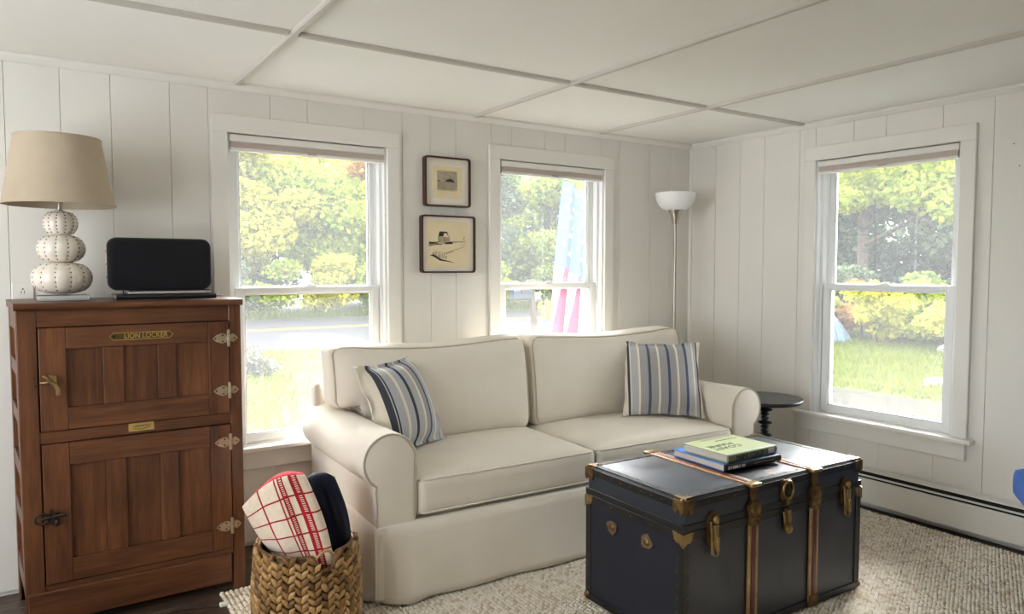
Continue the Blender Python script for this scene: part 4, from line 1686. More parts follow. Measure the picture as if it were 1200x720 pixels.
# ------------------------------------------------------------------ blankets in the basket
def check_mat():
    n = NT('red_check')
    tc = n.node('ShaderNodeTexCoord')
    sp_ = n.node('ShaderNodeSeparateXYZ')
    n.link(tc.outputs['UV'], sp_.inputs[0])

    def band(ax, period, width, offset=0.0):
        t = n.math('FRACT', n.math('ADD', n.math('MULTIPLY', sp_.outputs[ax], 1 / period), offset))
        return n.math('LESS_THAN', t, width)
    ln = n.math('MAXIMUM', band('X', .068, .085), band('Y', .062, .085))
    # wide decorated border stripes with a cream ladder pattern inside
    x = sp_.outputs['X']
    inb = n.math('MAXIMUM', n.math('MULTIPLY', n.math('GREATER_THAN', x, .150), n.math('LESS_THAN', x, .172)), n.math('MULTIPLY', n.math('GREATER_THAN', x, .196), n.math('LESS_THAN', x, .232)))
    core = n.math('MAXIMUM', n.math('MULTIPLY', n.math('GREATER_THAN', x, .156), n.math('LESS_THAN', x, .166)), n.math('MULTIPLY', n.math('GREATER_THAN', x, .205), n.math('LESS_THAN', x, .223)))
    lad = n.math('MULTIPLY', core, band('Y', .0062, .45))
    red = n.math('MAXIMUM', ln, n.math('SUBTRACT', inb, lad))
    f2 = n.noise(n.coords(), 60, 3)
    redc = n.ramp(f2, [(.3, srgb(176, 44, 52)), (.7, srgb(152, 30, 40))])
    crm = n.ramp(f2, [(.3, srgb(232, 214, 194)), (.7, srgb(222, 202, 180))])
    n.set(n.mix(red, crm, redc), .95, 0, .1)
    n.bump(n.noise(n.coords(), 300, 2), .3, .004)


check_mat()


def cloth_bundle(name, grid, mat, uvscale, loc, label, cat, group, fold_uv=True):
    """closed bundle from a front height grid: grid[i][j] -> front point ; back is pushed along +depth"""
    ni, nj = len(grid), len(grid[0])
    vs, fs = [], []
    for i in range(ni):
        for j in range(nj):
            vs.append(grid[i][j][0])
    for i in range(ni):
        for j in range(nj):
            vs.append(grid[i][j][1])
    o2 = ni * nj
    for i in range(ni - 1):
        for j in range(nj - 1):
            a = i * nj + j
            fs.append((a, a + 1, a + nj + 1, a + nj))
            fs.append((o2 + a, o2 + a + nj, o2 + a + nj + 1, o2 + a + 1))
    ring = [(i, 0) for i in range(ni)] + [(ni - 1, j) for j in range(1, nj)] + [(i, nj - 1) for i in range(ni - 2, -1, -1)] + [(0, j) for j in range(nj - 2, 0, -1)]
    for q in range(len(ring)):
        a = ring[q][0] * nj + ring[q][1]
        b_ = ring[(q + 1) % len(ring)]
        b_ = b_[0] * nj + b_[1]
        fs.append((a, b_, b_ + o2, a + o2))
    g = G().addm(vs, fs)
    o = g.build(name, mat, None, smooth=70, label=label, cat=cat, group=group)
    me = o.data
    uv = me.uv_layers.new(name='UVMap')
    for lp in me.loops:
        v = lp.vertex_index % o2
        i, j = divmod(v, nj)
        uv.data[lp.index].uv = (j / (nj - 1) * uvscale[0], i / (ni - 1) * uvscale[1])
    o.location = loc
    m = o.modifiers.new('soft', 'SUBSURF')
    m.levels = 1
    m.render_levels = 2
    return o


# camera-facing frame at the basket: right vector, up, toward camera
RV = Vector((math.cos(-0.58789), math.sin(-0.58789), 0))
TV = Vector((math.cos(CAMA), math.sin(CAMA), 0))
UPV = Vector((0, 0, 1))


def bundle_grid(outline, ni, nj, base_depth, thick, bulge, wr, seed):
    """outline(v)-> (left x, right x, z) in metres in the basket frame (x right, z up)"""
    rr_ = random.Random(seed)
    p = [rr_.uniform(0, 6.28) for _ in range(6)]
    grid = []
    for i in range(ni):
        v = i / (ni - 1)
        row = []
        for j in range(nj):
            u = j / (nj - 1)
            x, z = outline(u, v)
            e_ = (math.sin(PI * u) ** .6) * (math.sin(PI * min(1, v * .9 + .1)) ** .5 if v > 0 else 0.25)
            dp = base_depth(u, v)
            w_ = wr * (math.sin(11 * u + 4 * v + p[0]) + .6 * math.sin(19 * u - 7 * v + p[1]) + .5 * math.sin(9 * v + p[2]))
            f = dp + bulge * e_ + w_ * e_
            front = RV * x + UPV * z + TV * f
            back = RV * (x * .9) + UPV * (z - .012) + TV * (dp - thick * (.25 + .75 * e_))
            row.append((front, back))
        grid.append(row)
    return grid


def red_outline(u, v):
    # four corners of the draped front sheet (x right, z up; basket rim is z=0.30)
    TLc, TRc, BRc, BLc = (-.232, .425), (-.005, .545), (.100, .225), (-.090, .225)
    x = (TLc[0] * (1 - u) + TRc[0] * u) * (1 - v) + (BLc[0] * (1 - u) + BRc[0] * u) * v
    z = (TLc[1] * (1 - u) + TRc[1] * u) * (1 - v) + (BLc[1] * (1 - u) + BRc[1] * u) * v
    z += .045 * math.sin(PI * u) * (1 - v) ** 2
    x += .020 * math.sin(PI * v) * u - .012 * math.sin(PI * v) * (1 - u)
    return x, z


gred = bundle_grid(red_outline, 22, 22, lambda u, v: .015 + .085 * v * (0.35 + .65 * u), .17, .050, .0065, 4)
cloth_bundle('checked_blanket', gred, 'red_check', (.27, .34), BK, 'cream and red checked throw blanket folded into the basket', 'blanket', 'blankets in the basket')


def navy_outline(u, v):
    TLc, TRc, BRc, BLc = (-.02, .49), (.105, .515), (.162, .22), (.02, .18)
    x = (TLc[0] * (1 - u) + TRc[0] * u) * (1 - v) + (BLc[0] * (1 - u) + BRc[0] * u) * v
    z = (TLc[1] * (1 - u) + TRc[1] * u) * (1 - v) + (BLc[1] * (1 - u) + BRc[1] * u) * v
    z += .030 * math.sin(PI * u) * (1 - v)
    x += .022 * math.sin(PI * v) * u
    return x, z


gnav = bundle_grid(navy_outline, 24, 20, lambda u, v: -.06 + .02 * v, .07, .040, .015, 9)
cloth_bundle('navy_blanket', gnav, 'navy_wool', (.2, .3), BK, 'dark navy blanket crumpled in the basket behind the red checked throw', 'blanket', 'blankets in the basket')

# ================================================================== BLUE CHAIR (right edge of the view)
chx = empty('armchair', (-0.412, -2.425, 0.016), R(33), label='blue cushioned wooden chair whose seat corner shows at the heater wall', cat='chair')
g = cushion_grid(.56, .50, .125, .035, (12, 12, 5), (.012, .006))
g.xf(Matrix.Translation((0, 0, .375)))
g.build('seat_cushion', 'blue_denim', chx, smooth=70)
for s in (-1, 1):
    G().rbox(s * .22 - .02, s * .22 + .02, -.22, -.18, 0, .31, .004, 1).build('leg', 'walnut', chx)
    G().rbox(s * .22 - .02, s * .22 + .02, .16, .20, 0, .31, .004, 1).build('leg', 'walnut', chx)
G().rbox(-.24, .24, -.22, .20, .27, .312, .006, 1).build('seat_frame', 'walnut', chx)
g = cushion_grid(.10, .42, .36, .04, (5, 10, 10), (0, 0))
g.xf(Matrix.Translation((-.20, -.02, .62)))
g.build('back_cushion', 'blue_denim', chx, smooth=70)

# ================================================================== OUTDOORS
ZG = -0.45


def foliage_mat(name, c0, c1, c2, trans=0.45):
    n = NT(name)
    geo = n.node('ShaderNodeNewGeometry')
    K = 0.43
    def alb(c):
        g_ = .3 * c[0] + .6 * c[1] + .1 * c[2]
        return tuple(K * (x * .96 + g_ * .04) for x in c[:3]) + (1,)
    c0, c1, c2 = alb(c0), alb(c1), alb(c2)
    col = n.ramp(geo.outputs['Random Per Island'], [(0.0, c0), (0.55, c1), (1.0, c2)])
    big = n.noise(n.coords(), .8, 3)
    col = n.mix(n.ramp(big, [(.35, (0, 0, 0, 1)), (.65, (1, 1, 1, 1))]), col, n.ramp(geo.outputs['Random Per Island'], [(0, c1), (1, c2)]))
    out = n.n['Material Output']
    df = n.node('ShaderNodeBsdfDiffuse')
    tr = n.node('ShaderNodeBsdfTranslucent')
    n.link(col, df.inputs['Color'])
    n.link(col, tr.inputs['Color'])
    mx = n.node('ShaderNodeMixShader')
    mx.inputs[0].default_value = trans
    n.link(df.outputs[0], mx.inputs[1])
    n.link(tr.outputs[0], mx.inputs[2])
    n.link(mx.outputs[0], out.inputs['Surface'])


foliage_mat('leaf_yellow', srgb(190, 196, 64), srgb(240, 236, 84), srgb(255, 250, 100))
foliage_mat('leaf_lime', srgb(160, 196, 66), srgb(212, 234, 84), srgb(246, 248, 104))
foliage_mat('leaf_green', srgb(112, 150, 78), srgb(174, 200, 98), srgb(224, 228, 112))
foliage_mat('leaf_grey', srgb(98, 122, 92), srgb(140, 160, 122), srgb(176, 188, 146))
foliage_mat('leaf_dark', srgb(66, 88, 66), srgb(98, 122, 92), srgb(132, 150, 116), .3)
foliage_mat('leaf_orange', srgb(206, 132, 70), srgb(228, 164, 84), srgb(240, 196, 96))
foliage_mat('grass_blade', srgb(84, 104, 32), srgb(110, 124, 42), srgb(134, 136, 56))
foliage_mat('twig_grey', srgb(120, 116, 104), srgb(146, 142, 126), srgb(170, 166, 146), .1)
simple('lawn', srgb(50, 55, 22), srgb(57, 56, 26), .95, 0, 2.2, detail=6, spec=0.02)
simple('asphalt', srgb(36, 35, 36), srgb(42, 41, 42), .9, 0, 6, spec=0.02)
simple('old_asphalt', srgb(36, 34, 29), srgb(46, 43, 36), .95, 0, 3, bump=.2, bscale=90, detail=8, spec=0.02)
simple('gravel', srgb(48, 46, 43), srgb(42, 40, 38), .95, 0, 14, spec=0.02)
simple('road_yellow', srgb(122, 100, 16), srgb(114, 92, 14), .7, spec=0.02)
simple('road_white', srgb(96, 96, 96), srgb(90, 90, 90), .7, spec=0.02)
simple('bark', srgb(92, 82, 74), srgb(66, 60, 54), .9, 0, 6, (4, 4, 1), bump=.4, spec=0.02)
simple('bark_red', srgb(126, 90, 78), srgb(106, 74, 64), .9, 0, 6, (4, 4, 1), bump=.4, spec=0.02)
simple('stone', srgb(150, 146, 142), srgb(134, 130, 126), .9, 0, 9, bump=.3, spec=0.02)

tag(G().box(-40, 5.95, .16, 11.55, ZG - .1, ZG).build('front_lawn', 'lawn'), 'pale green front lawn between the house and the road', 'lawn', kind='stuff')
tag(G().box(5.95, 60, -30, 11.55, ZG - .1, ZG).build('side_lawn', 'lawn'), 'bright side lawn running up to the bushes', 'lawn', kind='stuff')
tag(G().box(-60, 90, 20.8, 70, ZG - .1, ZG).build('far_verge', 'lawn'), 'grass verge beyond the road under the trees', 'lawn', kind='stuff')
tag(G().box(-60, 90, 11.9, 20.8, ZG - .1, ZG + .002).build('road', 'asphalt'), 'grey asphalt road passing in front of the house', 'road', kind='structure')
tag(G().box(-60, 90, 11.55, 11.9, ZG - .1, ZG - .001).build('gravel_shoulder', 'gravel'), 'gravel shoulder along the near side of the road', 'road', kind='structure')
tag(G().box(-60, 90, 12.36, 12.52, ZG, ZG + .006).build('white_edge_line', 'road_white'), 'white painted edge line on the road', 'road line', kind='structure')
cl = tag(G().box(-60, 90, 16.80, 16.95, ZG, ZG + .006).build('centre_line', 'road_yellow'), 'double yellow painted centre line on the road', 'road line', kind='structure')
G().box(-60, 90, 17.08, 17.23, ZG, ZG + .006).build('second_stripe', 'road_yellow', cl)
tag(G().box(.16, 5.95, -30, .16, ZG - .1, ZG - .002).build('driveway', 'old_asphalt'), 'weathered asphalt driveway beside the house', 'driveway', kind='structure')
tag(G().box(4.2, 5.95, .16, 6.5, ZG - .1, ZG + .001).build('driveway_apron', 'old_asphalt'), 'weathered asphalt strip where the driveway meets the lawn', 'driveway', kind='structure')


def leaf_cloud(n_, blobs, size, seed, flat=.3, shape='maple'):
    """blobs: list of (centre, radii, weight)"""
    g_ = np.random.default_rng(seed)
    w = np.array([b[2] for b in blobs], float)
    pick = g_.choice(len(blobs), n_, p=w / w.sum())
    C = np.array([b[0] for b in blobs])[pick]
    Rd = np.array([b[1] for b in blobs])[pick]
    d = g_.normal(size=(n_, 3))
    d /= np.linalg.norm(d, axis=1)[:, None]
    rad = g_.uniform(.15, 1, n_) ** .45
    P = C + d * Rd * rad[:, None]
    nrm = g_.normal(size=(n_, 3))
    nrm[:, 2] = np.abs(nrm[:, 2]) + flat
    nrm /= np.linalg.norm(nrm, axis=1)[:, None]
    t = np.cross(nrm, g_.normal(size=(n_, 3)))
    t /= np.linalg.norm(t, axis=1)[:, None]
    b = np.cross(nrm, t)
    s = (size * g_.uniform(.6, 1.3, n_))[:, None]
    V = np.stack([P - t * s * .5, P - b * s * .36 + nrm * s * .06, P + t * s * .55 - nrm * s * .06, P + b * s * .36 + nrm * s * .06], 1)
    F = np.arange(n_ * 4).reshape(-1, 4)
    return V.reshape(-1, 3), F


LEAF_N = 2.1


def tree(name, base, height, trunk_r, blobs, n_leaf, size, lmat, label, seed, bark='bark', lean=(0, 0), group='trees around the house', flat=.3, limbs=True):
    t = empty(name, base, label=label, cat='tree' if 'shrub' not in name and 'bush' not in name else 'bush', group=group)
    rr_ = random.Random(seed)
    if trunk_r:
        g = G()
        pts = [(lean[0] * f + rr_.uniform(-.05, .05) * f, lean[1] * f, height * f) for f in (0, .2, .45, .7, .95)]
        g.tube(pts, [trunk_r * 1.25, trunk_r, trunk_r * .8, trunk_r * .5, trunk_r * .2], 8)
        tr_ = g.build('trunk', bark, t, smooth=60)
        if limbs:
            g = G()
            for bl in blobs:
                z0 = min(height * .8, max(height * .25, bl[0][2] - .8))
                f = z0 / height
                g.tube([(lean[0] * f, lean[1] * f, z0), tuple(np.array(bl[0]) * .55 + np.array([lean[0] * f, lean[1] * f, z0]) * .45 + np.array([0, 0, .25])), tuple(bl[0])], [trunk_r * .4, trunk_r * .28, trunk_r * .1], 5)
            g.build('branches', bark, tr_, smooth=60)
    V, F = leaf_cloud(int(n_leaf * LEAF_N) if size > .2 else n_leaf, blobs, size * .70 if size > .2 else size, seed, flat)
    fastmesh('foliage', V, F, lmat, t, kind='stuff')
    return t


def crown(w, d, h0, h1, k, seed, r=(.9, 1.4)):
    rr_ = random.Random(seed)
    out = []
    for _ in range(k):
        z = rr_.uniform(h0, h1)
        f = math.sin(PI * min(.95, max(.08, (z - h0 + .3) / (h1 - h0 + .6)))) ** .6
        a = rr_.uniform(0, 6.28)
        q = rr_.uniform(.2, 1) ** .6
        R_ = rr_.uniform(*r)
        out.append(((w * f * q * math.cos(a), d * f * q * math.sin(a), z), (R_, R_, R_ * .62), R_ ** 2))
    return out


# ---- across the road, seen through the two front windows
SPEC = [
    # x, y, height, crown(w,d,h0,h1,k), leaves, size, mat, name, label
    (2.6, 24.5, 7.0, (2.6, 1.8, 1.8, 6.4, 26), 8000, .30, 'leaf_yellow', 'maple_tree', 'yellowing maple tree across the road, nearest the icebox side'),
    (6.1, 25.5, 7.0, (2.5, 1.8, 2.0, 6.4, 26), 8000, .30, 'leaf_lime', 'maple_tree', 'yellow-green maple tree across the road beside the reddish trunk'),
    (4.4, 28.5, 7.0, (3.2, 2.0, .8, 6.4, 26), 6500, .36, 'leaf_dark', 'spruce_tree', 'dark tree standing behind the two yellow maples'),
    (9.4, 27.5, 7.0, (2.8, 2.0, 1.0, 6.4, 26), 6500, .34, 'leaf_green', 'birch_tree', 'green roadside tree to the right of the reddish trunk'),
    (-.9, 26.5, 7.0, (2.8, 2.0, 1.0, 6.4, 24), 5500, .34, 'leaf_green', 'ash_tree', 'green tree across the road hidden mostly by the window frame'),
    (14.0, 26.0, 7.0, (2.8, 2.0, .8, 6.4, 26), 6500, .32, 'leaf_grey', 'oak_tree', 'grey-green tree across the road left of the mailbox'),
    (17.5, 25.0, 7.0, (2.8, 2.0, 1.0, 6.4, 26), 7000, .32, 'leaf_green', 'linden_tree', 'soft green tree across the road behind the mailbox'),
    (21.5, 26.5, 7.0, (3.0, 2.0, .6, 6.4, 26), 6500, .34, 'leaf_grey', 'willow_tree', 'grey-green tree across the road behind the flag'),
    (12.0, 31.0, 7.0, (4.0, 2.0, .5, 6.4, 26), 5500, .42, 'leaf_dark', 'pine_tree', 'tall dark pine in the back row left of the mailbox'),
    (19.5, 31.0, 7.0, (4.5, 2.0, .5, 6.4, 26), 5500, .42, 'leaf_dark', 'pine_tree', 'tall dark pine in the back row behind the flag'),
    (27.0, 30.0, 7.0, (4.5, 2.5, .5, 6.4, 24), 5000, .42, 'leaf_green', 'beech_tree', 'broad green tree far down the road'),
    (-5.5, 28.0, 7.0, (3.8, 2.0, .5, 6.4, 24), 5000, .42, 'leaf_green', 'elm_tree', 'broad green tree up the road'),
    (-3.4, 24.8, 7.0, (2.5, 1.8, 1.2, 6.4, 24), 6000, .32, 'leaf_lime', 'rowan_tree', 'yellow-green tree across the road straight ahead of the icebox'),
    (-9.5, 26.0, 7.0, (3.0, 2.0, .6, 6.4, 24), 4500, .40, 'leaf_yellow', 'aspen_tree', 'yellow tree far up the road'),
]
for q, (x, y, h_, cr, nl, sz, mt, nm, lb) in enumerate(SPEC):
    tree(nm, (x, y, ZG), h_, .16, crown(*cr, seed=40 + q), nl, sz, mt, lb, 100 + q)
tree('birch_sapling', (7.66, 23.6, ZG), 7.5, .17, crown(.8, .6, 5.4, 7.0, 5, 77, (.5, .8)), 700, .28, 'leaf_orange', 'slender tree with reddish trunk across the road', 177, bark='bark_red')
# roadside bushes
BUSH = [
    (-.6, 22.8, 1.7, 'leaf_green', 'green bush at the far edge of the road up from the grey-green bush'),
    (-3.0, 22.7, 1.6, 'leaf_lime', 'lime bush at the far edge of the road straight ahead of the icebox'),
    (11.6, 22.6, 1.7, 'leaf_grey', 'grey-green bush across the road in line with the pictures'),
    (1.6, 22.6, 1.5, 'leaf_grey', 'grey-green bush at the far edge of the road nearest the icebox'),
    (3.6, 22.9, 1.7, 'leaf_lime', 'lime green bush at the far edge of the road below the maples'),
    (5.6, 22.4, 1.8, 'leaf_yellow', 'yellow-green bush at the far edge of the road below the maples'),
    (7.6, 22.6, 1.6, 'leaf_lime', 'lime bush at the foot of the reddish trunk'),
    (9.8, 22.8, 1.7, 'leaf_green', 'green bush right of the reddish trunk'),
    (13.2, 22.9, 1.7, 'leaf_lime', 'lime bush across the road left of the mailbox'),
    (15.6, 22.6, 1.6, 'leaf_green', 'green bush across the road behind the mailbox'),
    (18.2, 22.7, 1.7, 'leaf_lime', 'lime bush across the road right of the mailbox'),
    (20.8, 22.7, 1.7, 'leaf_green', 'green bush across the road behind the flag'),
]
for q, (x, y, h_, mt, lb) in enumerate(BUSH):
    tree('roadside_bush', (x, y, ZG), h_ * .6, .03, crown(1.0, .55, .3, h_ * 1.1, 12, 300 + q, (.45, .7)), 2600, .17, mt, lb, 300 + q, group='bushes across the road')
# shrub on the front lawn and bush by the flag
tree('lawn_shrub', (-.62, 8.6, ZG), .5, .02, crown(.32, .3, .12, .42, 7, 12, (.16, .26)), 900, .07, 'twig_grey', 'small grey twiggy shrub on the front lawn', 13, group='lawn shrubs', flat=0)
tree('lawn_shrub', (6.0, 9.2, ZG), .8, .02, crown(.6, .4, .2, .9, 8, 15, (.25, .4)), 1200, .09, 'leaf_lime', 'lime green shrub on the lawn near the mailbox', 16, group='lawn shrubs')

# ---- beyond the driveway, seen through the side window
SPEC2 = [
    (17.2, 8.95, 6.4, .17, [((-1.6, .2, 4.3), (1.3, 1.3, .55), 1.5), ((-.6, -1.3, 4.0), (1.5, 1.3, .55), 1.6), ((-1.2, -2.6, 3.7), (1.4, 1.2, .6), 1.6), ((-1.6, -3.7, 3.2), (1.1, .9, .5), 1.0), ((-.2, 1.4, 4.4), (1.3, 1.2, .6), 1.3), ((-1.5, -1.6, 4.8), (1.7, 1.6, .6), 1.6), ((-1.2, -3.3, 4.6), (1.6, 1.3, .7), 1.5), ((0, 0, 5.4), (2.2, 2.4, .7), 2.0), ((-2.2, -.6, 3.6), (1.0, .8, .4), .9)], 9000, .19, 'leaf_lime', 'maple_tree', 'bright green maple spreading over the side lawn with a dark trunk'),
    (20.5, 12.8, 6.5, .16, crown(2.6, 2.2, .6, 5.6, 22, 61), 5500, .30, 'leaf_grey', 'hemlock_tree', 'grey-green tree behind the side lawn left of the maple trunk'),
    (22.0, 9.5, 6.8, .16, crown(2.6, 2.4, .5, 5.8, 22, 62), 5500, .32, 'leaf_dark', 'fir_tree', 'dark fir in the woods right behind the maple trunk'),
    (21.5, 6.6, 6.8, .16, crown(2.6, 2.4, .5, 5.8, 22, 63), 5500, .32, 'leaf_grey', 'larch_tree', 'pale grey-green tree in the woods right of the maple trunk'),
    (23.5, 4.0, 6.8, .16, crown(2.8, 2.4, .5, 5.8, 22, 64), 5000, .34, 'leaf_dark', 'cedar_tree', 'dark cedar at the end of the side woods'),
    (24.0, 16.5, 6.8, .16, crown(3.2, 2.6, .5, 5.8, 22, 65), 5000, .36, 'leaf_green', 'poplar_tree', 'green poplar at the left end of the side woods'),
    (27.5, 8.0, 7.5, .2, crown(3.0, 7.0, .3, 6.4, 30, 66, (1.4, 2.0)), 6000, .5, 'leaf_dark', 'forest_tree', 'broad dark tree closing the woods behind the side lawn'),
]
for q, (x, y, h_, tr_, bl, nl, sz, mt, nm, lb) in enumerate(SPEC2):
    tree(nm, (x, y, ZG), h_, tr_, bl, nl, sz, mt, lb, 500 + q, group='woods beyond the side lawn')
for q, (x, y, r_, bk) in enumerate(((19.0, 6.8, .09, 'bark'), (19.6, 6.0, .10, 'bark_red'), (20.2, 7.6, .08, 'bark'))):
    tree('bare_trunk_tree', (x, y, ZG), 6.5, r_, crown(1.2, 1.2, 4.6, 6.0, 5, 700 + q), 700, .3, 'leaf_green', ('thin grey trunk in the woods', 'thin pinkish trunk in the woods', 'thin slanting trunk in the woods')[q], 700 + q, bark=bk, group='woods beyond the side lawn')
BUSH2 = [
    (12.9, 7.6, 1.3, 'leaf_green', 'green bush behind the tarpaulin heap'),
    (13.6, 6.8, 1.7, 'leaf_orange', 'orange-tinted bush at the edge of the side lawn'),
    (12.6, 5.9, 1.4, 'leaf_yellow', 'bright yellow bush in the middle of the side lawn edge'),
    (13.4, 5.0, 1.5, 'leaf_lime', 'lime bush right of the bright yellow bush'),
    (12.8, 4.1, 1.2, 'leaf_yellow', 'yellow bush at the right end of the side lawn edge'),
    (14.6, 4.2, 1.9, 'leaf_lime', 'taller lime bush behind the right-hand yellow bush'),
    (14.8, 7.9, 2.0, 'leaf_grey', 'tall grey-green bush below the maple trunk'),
    (15.2, 6.0, 1.9, 'leaf_green', 'tall green bush behind the bright yellow bush'),
]
for q, (x, y, h_, mt, lb) in enumerate(BUSH2):
    tree('garden_bush', (x, y, ZG), h_ * .6, .03, crown(.65, .6, .2, h_ * .85, 9, 800 + q, (.3, .5)), 1700, .14, mt, lb, 800 + q, group='bushes at the side lawn edge')


def blades(n_, x0, x1, y0, y1, seed, h_=(.05, .13)):
    g_ = np.random.default_rng(seed)
    x = g_.uniform(x0, x1, n_)
    y = g_.uniform(y0, y1, n_)
    a = g_.uniform(0, 6.28, n_)
    hh = g_.uniform(*h_, n_)
    w = .012
    dx, dy = np.cos(a) * w, np.sin(a) * w
    lxn, lyn = g_.normal(0, .04, n_), g_.normal(0, .04, n_)
    z = np.full(n_, ZG)
    V = np.stack([np.stack([x - dx, y - dy, z], 1), np.stack([x + dx, y + dy, z], 1), np.stack([x + lxn, y + lyn, z + hh], 1)], 1)
    return V.reshape(-1, 3), np.arange(n_ * 3).reshape(-1, 3)


V, F = blades(26000, -3.2, 10.5, 3.0, 11.7, 1)
fastmesh('front_grass', V, F, 'grass_blade', None, label='short pale grass blades on the front lawn', cat='grass', kind='stuff')
V, F = blades(22000, 6.0, 14.0, .5, 9.5, 2)
fastmesh('side_grass', V, F, 'grass_blade', None, label='bright grass blades on the side lawn', cat='grass', kind='stuff')
V, F = blades(9000, -4, 26, 20.9, 23.2, 3, (.15, .4))
fastmesh('verge_grass', V, F, 'grass_blade', None, label='tall grass along the far road verge', cat='grass', kind='stuff')

# stones on the side lawn
for (x, y, r_, lb) in ((7.35, 1.95, .16, 'pale flat stone lying on the near side lawn'), (12.0, 4.0, .18, 'pale flat stone lying near the yellow bush'), (11.3, 6.9, .2, 'pale stone on the lawn in front of the tarpaulin heap')):
    g = cushion_grid(r_ * 2, r_ * 1.5, r_ * .7, r_ * .2, (6, 6, 4), (.02, 0))
    rr = random.Random(int(x * 100))
    g.v = [(a * rr.uniform(.85, 1.15), b * rr.uniform(.85, 1.15), c * rr.uniform(.8, 1.1)) for a, b, c in g.v]
    o = g.build('stone', 'stone', None, label=lb, cat='stone', group='stones on the side lawn')
    o.location = (x, y, ZG + r_ * .25)

# tarpaulin heap
simple('tarp_blue', srgb(96, 118, 142), srgb(122, 136, 150), .4, 0, 5, bump=.4)
simple('tarp_dark', srgb(70, 84, 104), srgb(90, 100, 116), .5)
tp = empty('tarpaulin_heap', (11.75, 6.75, ZG), label='pale blue tarpaulin heap at the bushes beyond the side lawn', cat='tarpaulin')
rr = random.Random(6)
vs, fs = [], []
for i in range(15):
    for j in range(13):
        u, v = i / 14 * 2 - 1, j / 12 * 2 - 1
        hgt = .62 * max(0, 1 - abs(u) ** 2.4) ** .7 * max(0, 1 - abs(v) ** 2.4) ** .7
        vs.append((u * .62, v * .5, hgt * (1 + .22 * math.sin(5 * u + 3 * v)) + rr.uniform(-.02, .02) * (hgt > .05)))
for i in range(14):
    for j in range(12):
        a = i * 13 + j
        fs.append((a, a + 13, a + 14, a + 1))
fs.append(tuple([j for j in range(13)] + [i * 13 + 12 for i in range(1, 15)] + [14 * 13 + j for j in range(11, -1, -1)] + [i * 13 for i in range(13, 0, -1)]))
G().addm(vs, fs).build('sheet', 'tarp_blue', tp, smooth=40)
g = G()
for q in range(3):
    x = -.3 + q * .3
    g.tube([(x, -.5 + t * .1, .02 + .66 * max(0, 1 - abs((t - 5) / 5) ** 2.4) ** .7 * max(.2, 1 - abs(x / .62) ** 2.4) ** .7) for t in range(11)], .018, 5)
g.build('tie_rope', 'tarp_dark', tp)

# mailbox
simple('mailbox_metal', srgb(74, 78, 86), srgb(60, 64, 72), .5, .3, 10)
simple('old_post', srgb(90, 76, 66), srgb(74, 62, 54), .9, 0, 8, (6, 6, 1), bump=.3)
mbx = empty('mailbox', (6.50, 11.0, ZG), R(0), label='grey mailbox on a leaning weathered post by the road', cat='mailbox')
pst = G().prism([(-.06, -.05), (.06, -.05), (.06, .05), (-.06, .05)], 'z', 0, 1.42)
pst.map(lambda x, y, z: (x - .10 * z + .08, y, z))
pst.build('post', 'old_post', mbx)
prof = [(-.11, .98), (.11, .98), (.11, 1.12)] + [(.11 * math.cos(a), 1.12 + .11 * math.sin(a)) for a in np.linspace(0, PI, 9)[1:-1]] + [(-.11, 1.12)]
mb = G().prism(prof, 'x', -.62, -.08).build('box', 'mailbox_metal', mbx, smooth=40)
G().box(-.40, -.37, -.13, -.11, 1.12, 1.30).build('flag_arm', 'bark_red', mb)
G().box(-.60, -.1, -.05, .05, .94, .98).build('bracket', 'old_post', mbx)

# ---- the national flag hanging from a pole on the house wall
simple('flag_red', srgb(206, 62, 78), srgb(190, 50, 68), .8, 0, 20)
simple('flag_white', srgb(240, 236, 236), srgb(232, 228, 230), .8, 0, 20)
simple('flag_blue', srgb(72, 84, 150), srgb(60, 72, 136), .8, 0, 20)


def flag_mat():
    n = NT('flag_cloth')
    tc = n.node('ShaderNodeTexCoord')
    sp_ = n.node('ShaderNodeSeparateXYZ')
    n.link(tc.outputs['UV'], sp_.inputs[0])
    u, v = sp_.outputs['X'], sp_.outputs['Y']
    t = n.math('FRACT', n.math('MULTIPLY', n.math('ADD', u, n.math('MULTIPLY', v, .42)), 2.6))
    st = n.mix(n.math('GREATER_THAN', t, .48), srgb(168, 44, 60), srgb(206, 204, 206))
    can = n.math('LESS_THAN', n.math('ADD', v, n.math('MULTIPLY', u, -.06)), .50)
    col = n.mix(can, st, srgb(58, 70, 122))
    n.set(col, .85, 0, .1)
    tr = n.node('ShaderNodeBsdfTranslucent')
    n.link(col, tr.inputs['Color'])
    mx = n.node('ShaderNodeMixShader')
    mx.inputs[0].default_value = .5
    n.link(n.b.outputs[0], mx.inputs[1])
    n.link(tr.outputs[0], mx.inputs[2])
    n.link(mx.outputs[0], n.n['Material Output'].inputs['Surface'])


flag_mat()
fg = empty('flag', (-0.28, 0.90, 0.60), label='stars and stripes flag hanging from an angled pole outside the window', cat='flag')
G().tube([(.42, -.74, .98), (.10, -.1, 1.33), (-.24, .45, 1.66)], .014, 8).build('pole', 'flag_white', fg, smooth=60)
G().rbox(.36, .47, -.745, -.72, .86, 1.04, .01, 1).build('wall_bracket', 'trim_paint', fg)
# draped cloth: u across 0..1, v down 0..1 ; hoist gathered along the pole at the top
NU, NV = 40, 48
vs, fs, mi = [], [], []


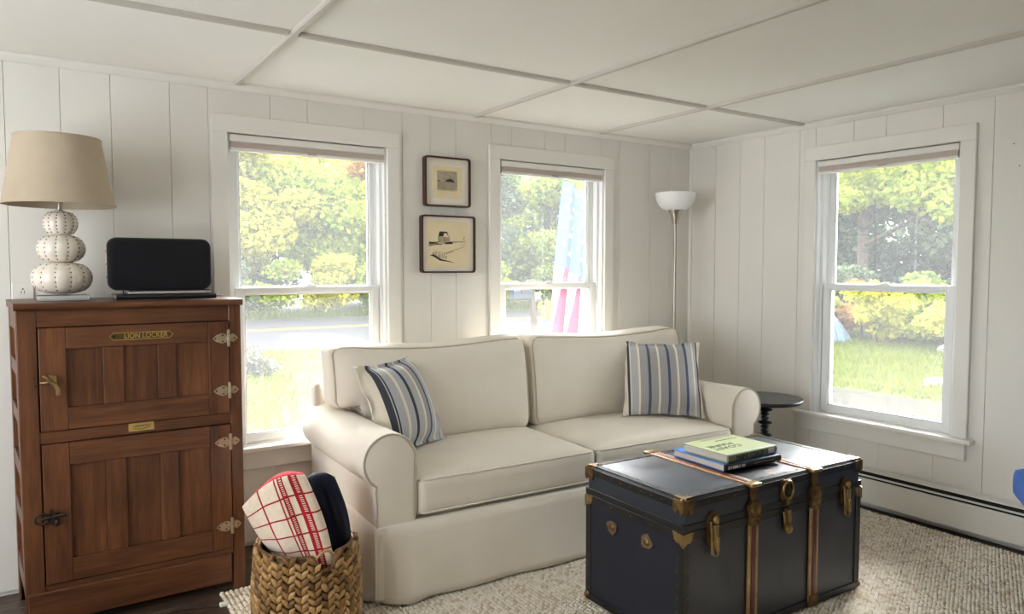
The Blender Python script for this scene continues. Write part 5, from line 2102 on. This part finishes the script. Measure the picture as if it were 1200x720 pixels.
def flag_pt(u, v):
    half = .060 + .085 * v ** .8
    x = .120 + (u - .5) * 2 * half - .060 * v ** 1.3
    y = .10 - .20 * (u - .5) * (1 - .4 * v) + (.026 + .02 * v) * math.sin(u * 17 + 2.2 * v) + .012 * math.sin(u * 31 + 5 * v)
    z = 1.36 - .16 * u * (1 - v) - v * 1.33 + .02 * math.sin(6 * u) * v
    return (x, y, z)


for i in range(NU + 1):
    for j in range(NV + 1):
        vs.append(flag_pt(i / NU, j / NV))
for i in range(NU):
    for j in range(NV):
        a = i * (NV + 1) + j
        fs.append((a, a + 1, a + NV + 2, a + NV + 1))
g = G()
g.addm(vs, fs)
cl_ = g.build('cloth', 'flag_cloth', fg, smooth=60, recalc=False)
uvl = cl_.data.uv_layers.new(name='UVMap')
for lp in cl_.data.loops:
    i_, j_ = divmod(lp.vertex_index, NV + 1)
    uvl.data[lp.index].uv = (i_ / NU, j_ / NV)


def star(c, r_, nrm):
    z_ = Vector(nrm).normalized()
    x_ = z_.cross(Vector((0, 0, 1))).normalized()
    y_ = x_.cross(z_)
    pts = []
    for q in range(10):
        rr_ = r_ if q % 2 == 0 else r_ * .42
        a = PI / 2 + q * PI / 5
        pts.append(Vector(c) + x_ * rr_ * math.cos(a) + y_ * rr_ * math.sin(a))
    return pts


rows = 0
for r_ in range(8):
    for c in range(5):
        u = .16 + c * .18 + (.09 if r_ % 2 else 0)
        v = .04 + r_ * .055
        if u > .97:
            continue
        p = Vector(flag_pt(u, v))
        du = Vector(flag_pt(u + .02, v)) - p
        dv = Vector(flag_pt(u, v + .02)) - p
        nr = du.cross(dv).normalized()
        if nr.y > 0:
            nr = -nr
        pts = star(p + nr * .004, .0165, nr)
        gg = G()
        gg.addm(pts + [q_ - nr * .002 for q_ in pts], [tuple(range(10)), tuple(range(10, 20))[::-1]] + [(q, (q + 1) % 10, (q + 1) % 10 + 10, q + 10) for q in range(10)])
        gg.build('star', 'flag_white', cl_)

# a few nail holes left in the right-hand wall boards
for (y, z) in ((-1.905, 1.83), (-1.99, 1.835), (-1.93, 1.73)):
    o = G().ball((0, 0, 0), (.0016, .003, .003), 6, 4).build('nail_hole', 'dark_gap', wall_right)
    o.location = (0, y, z)
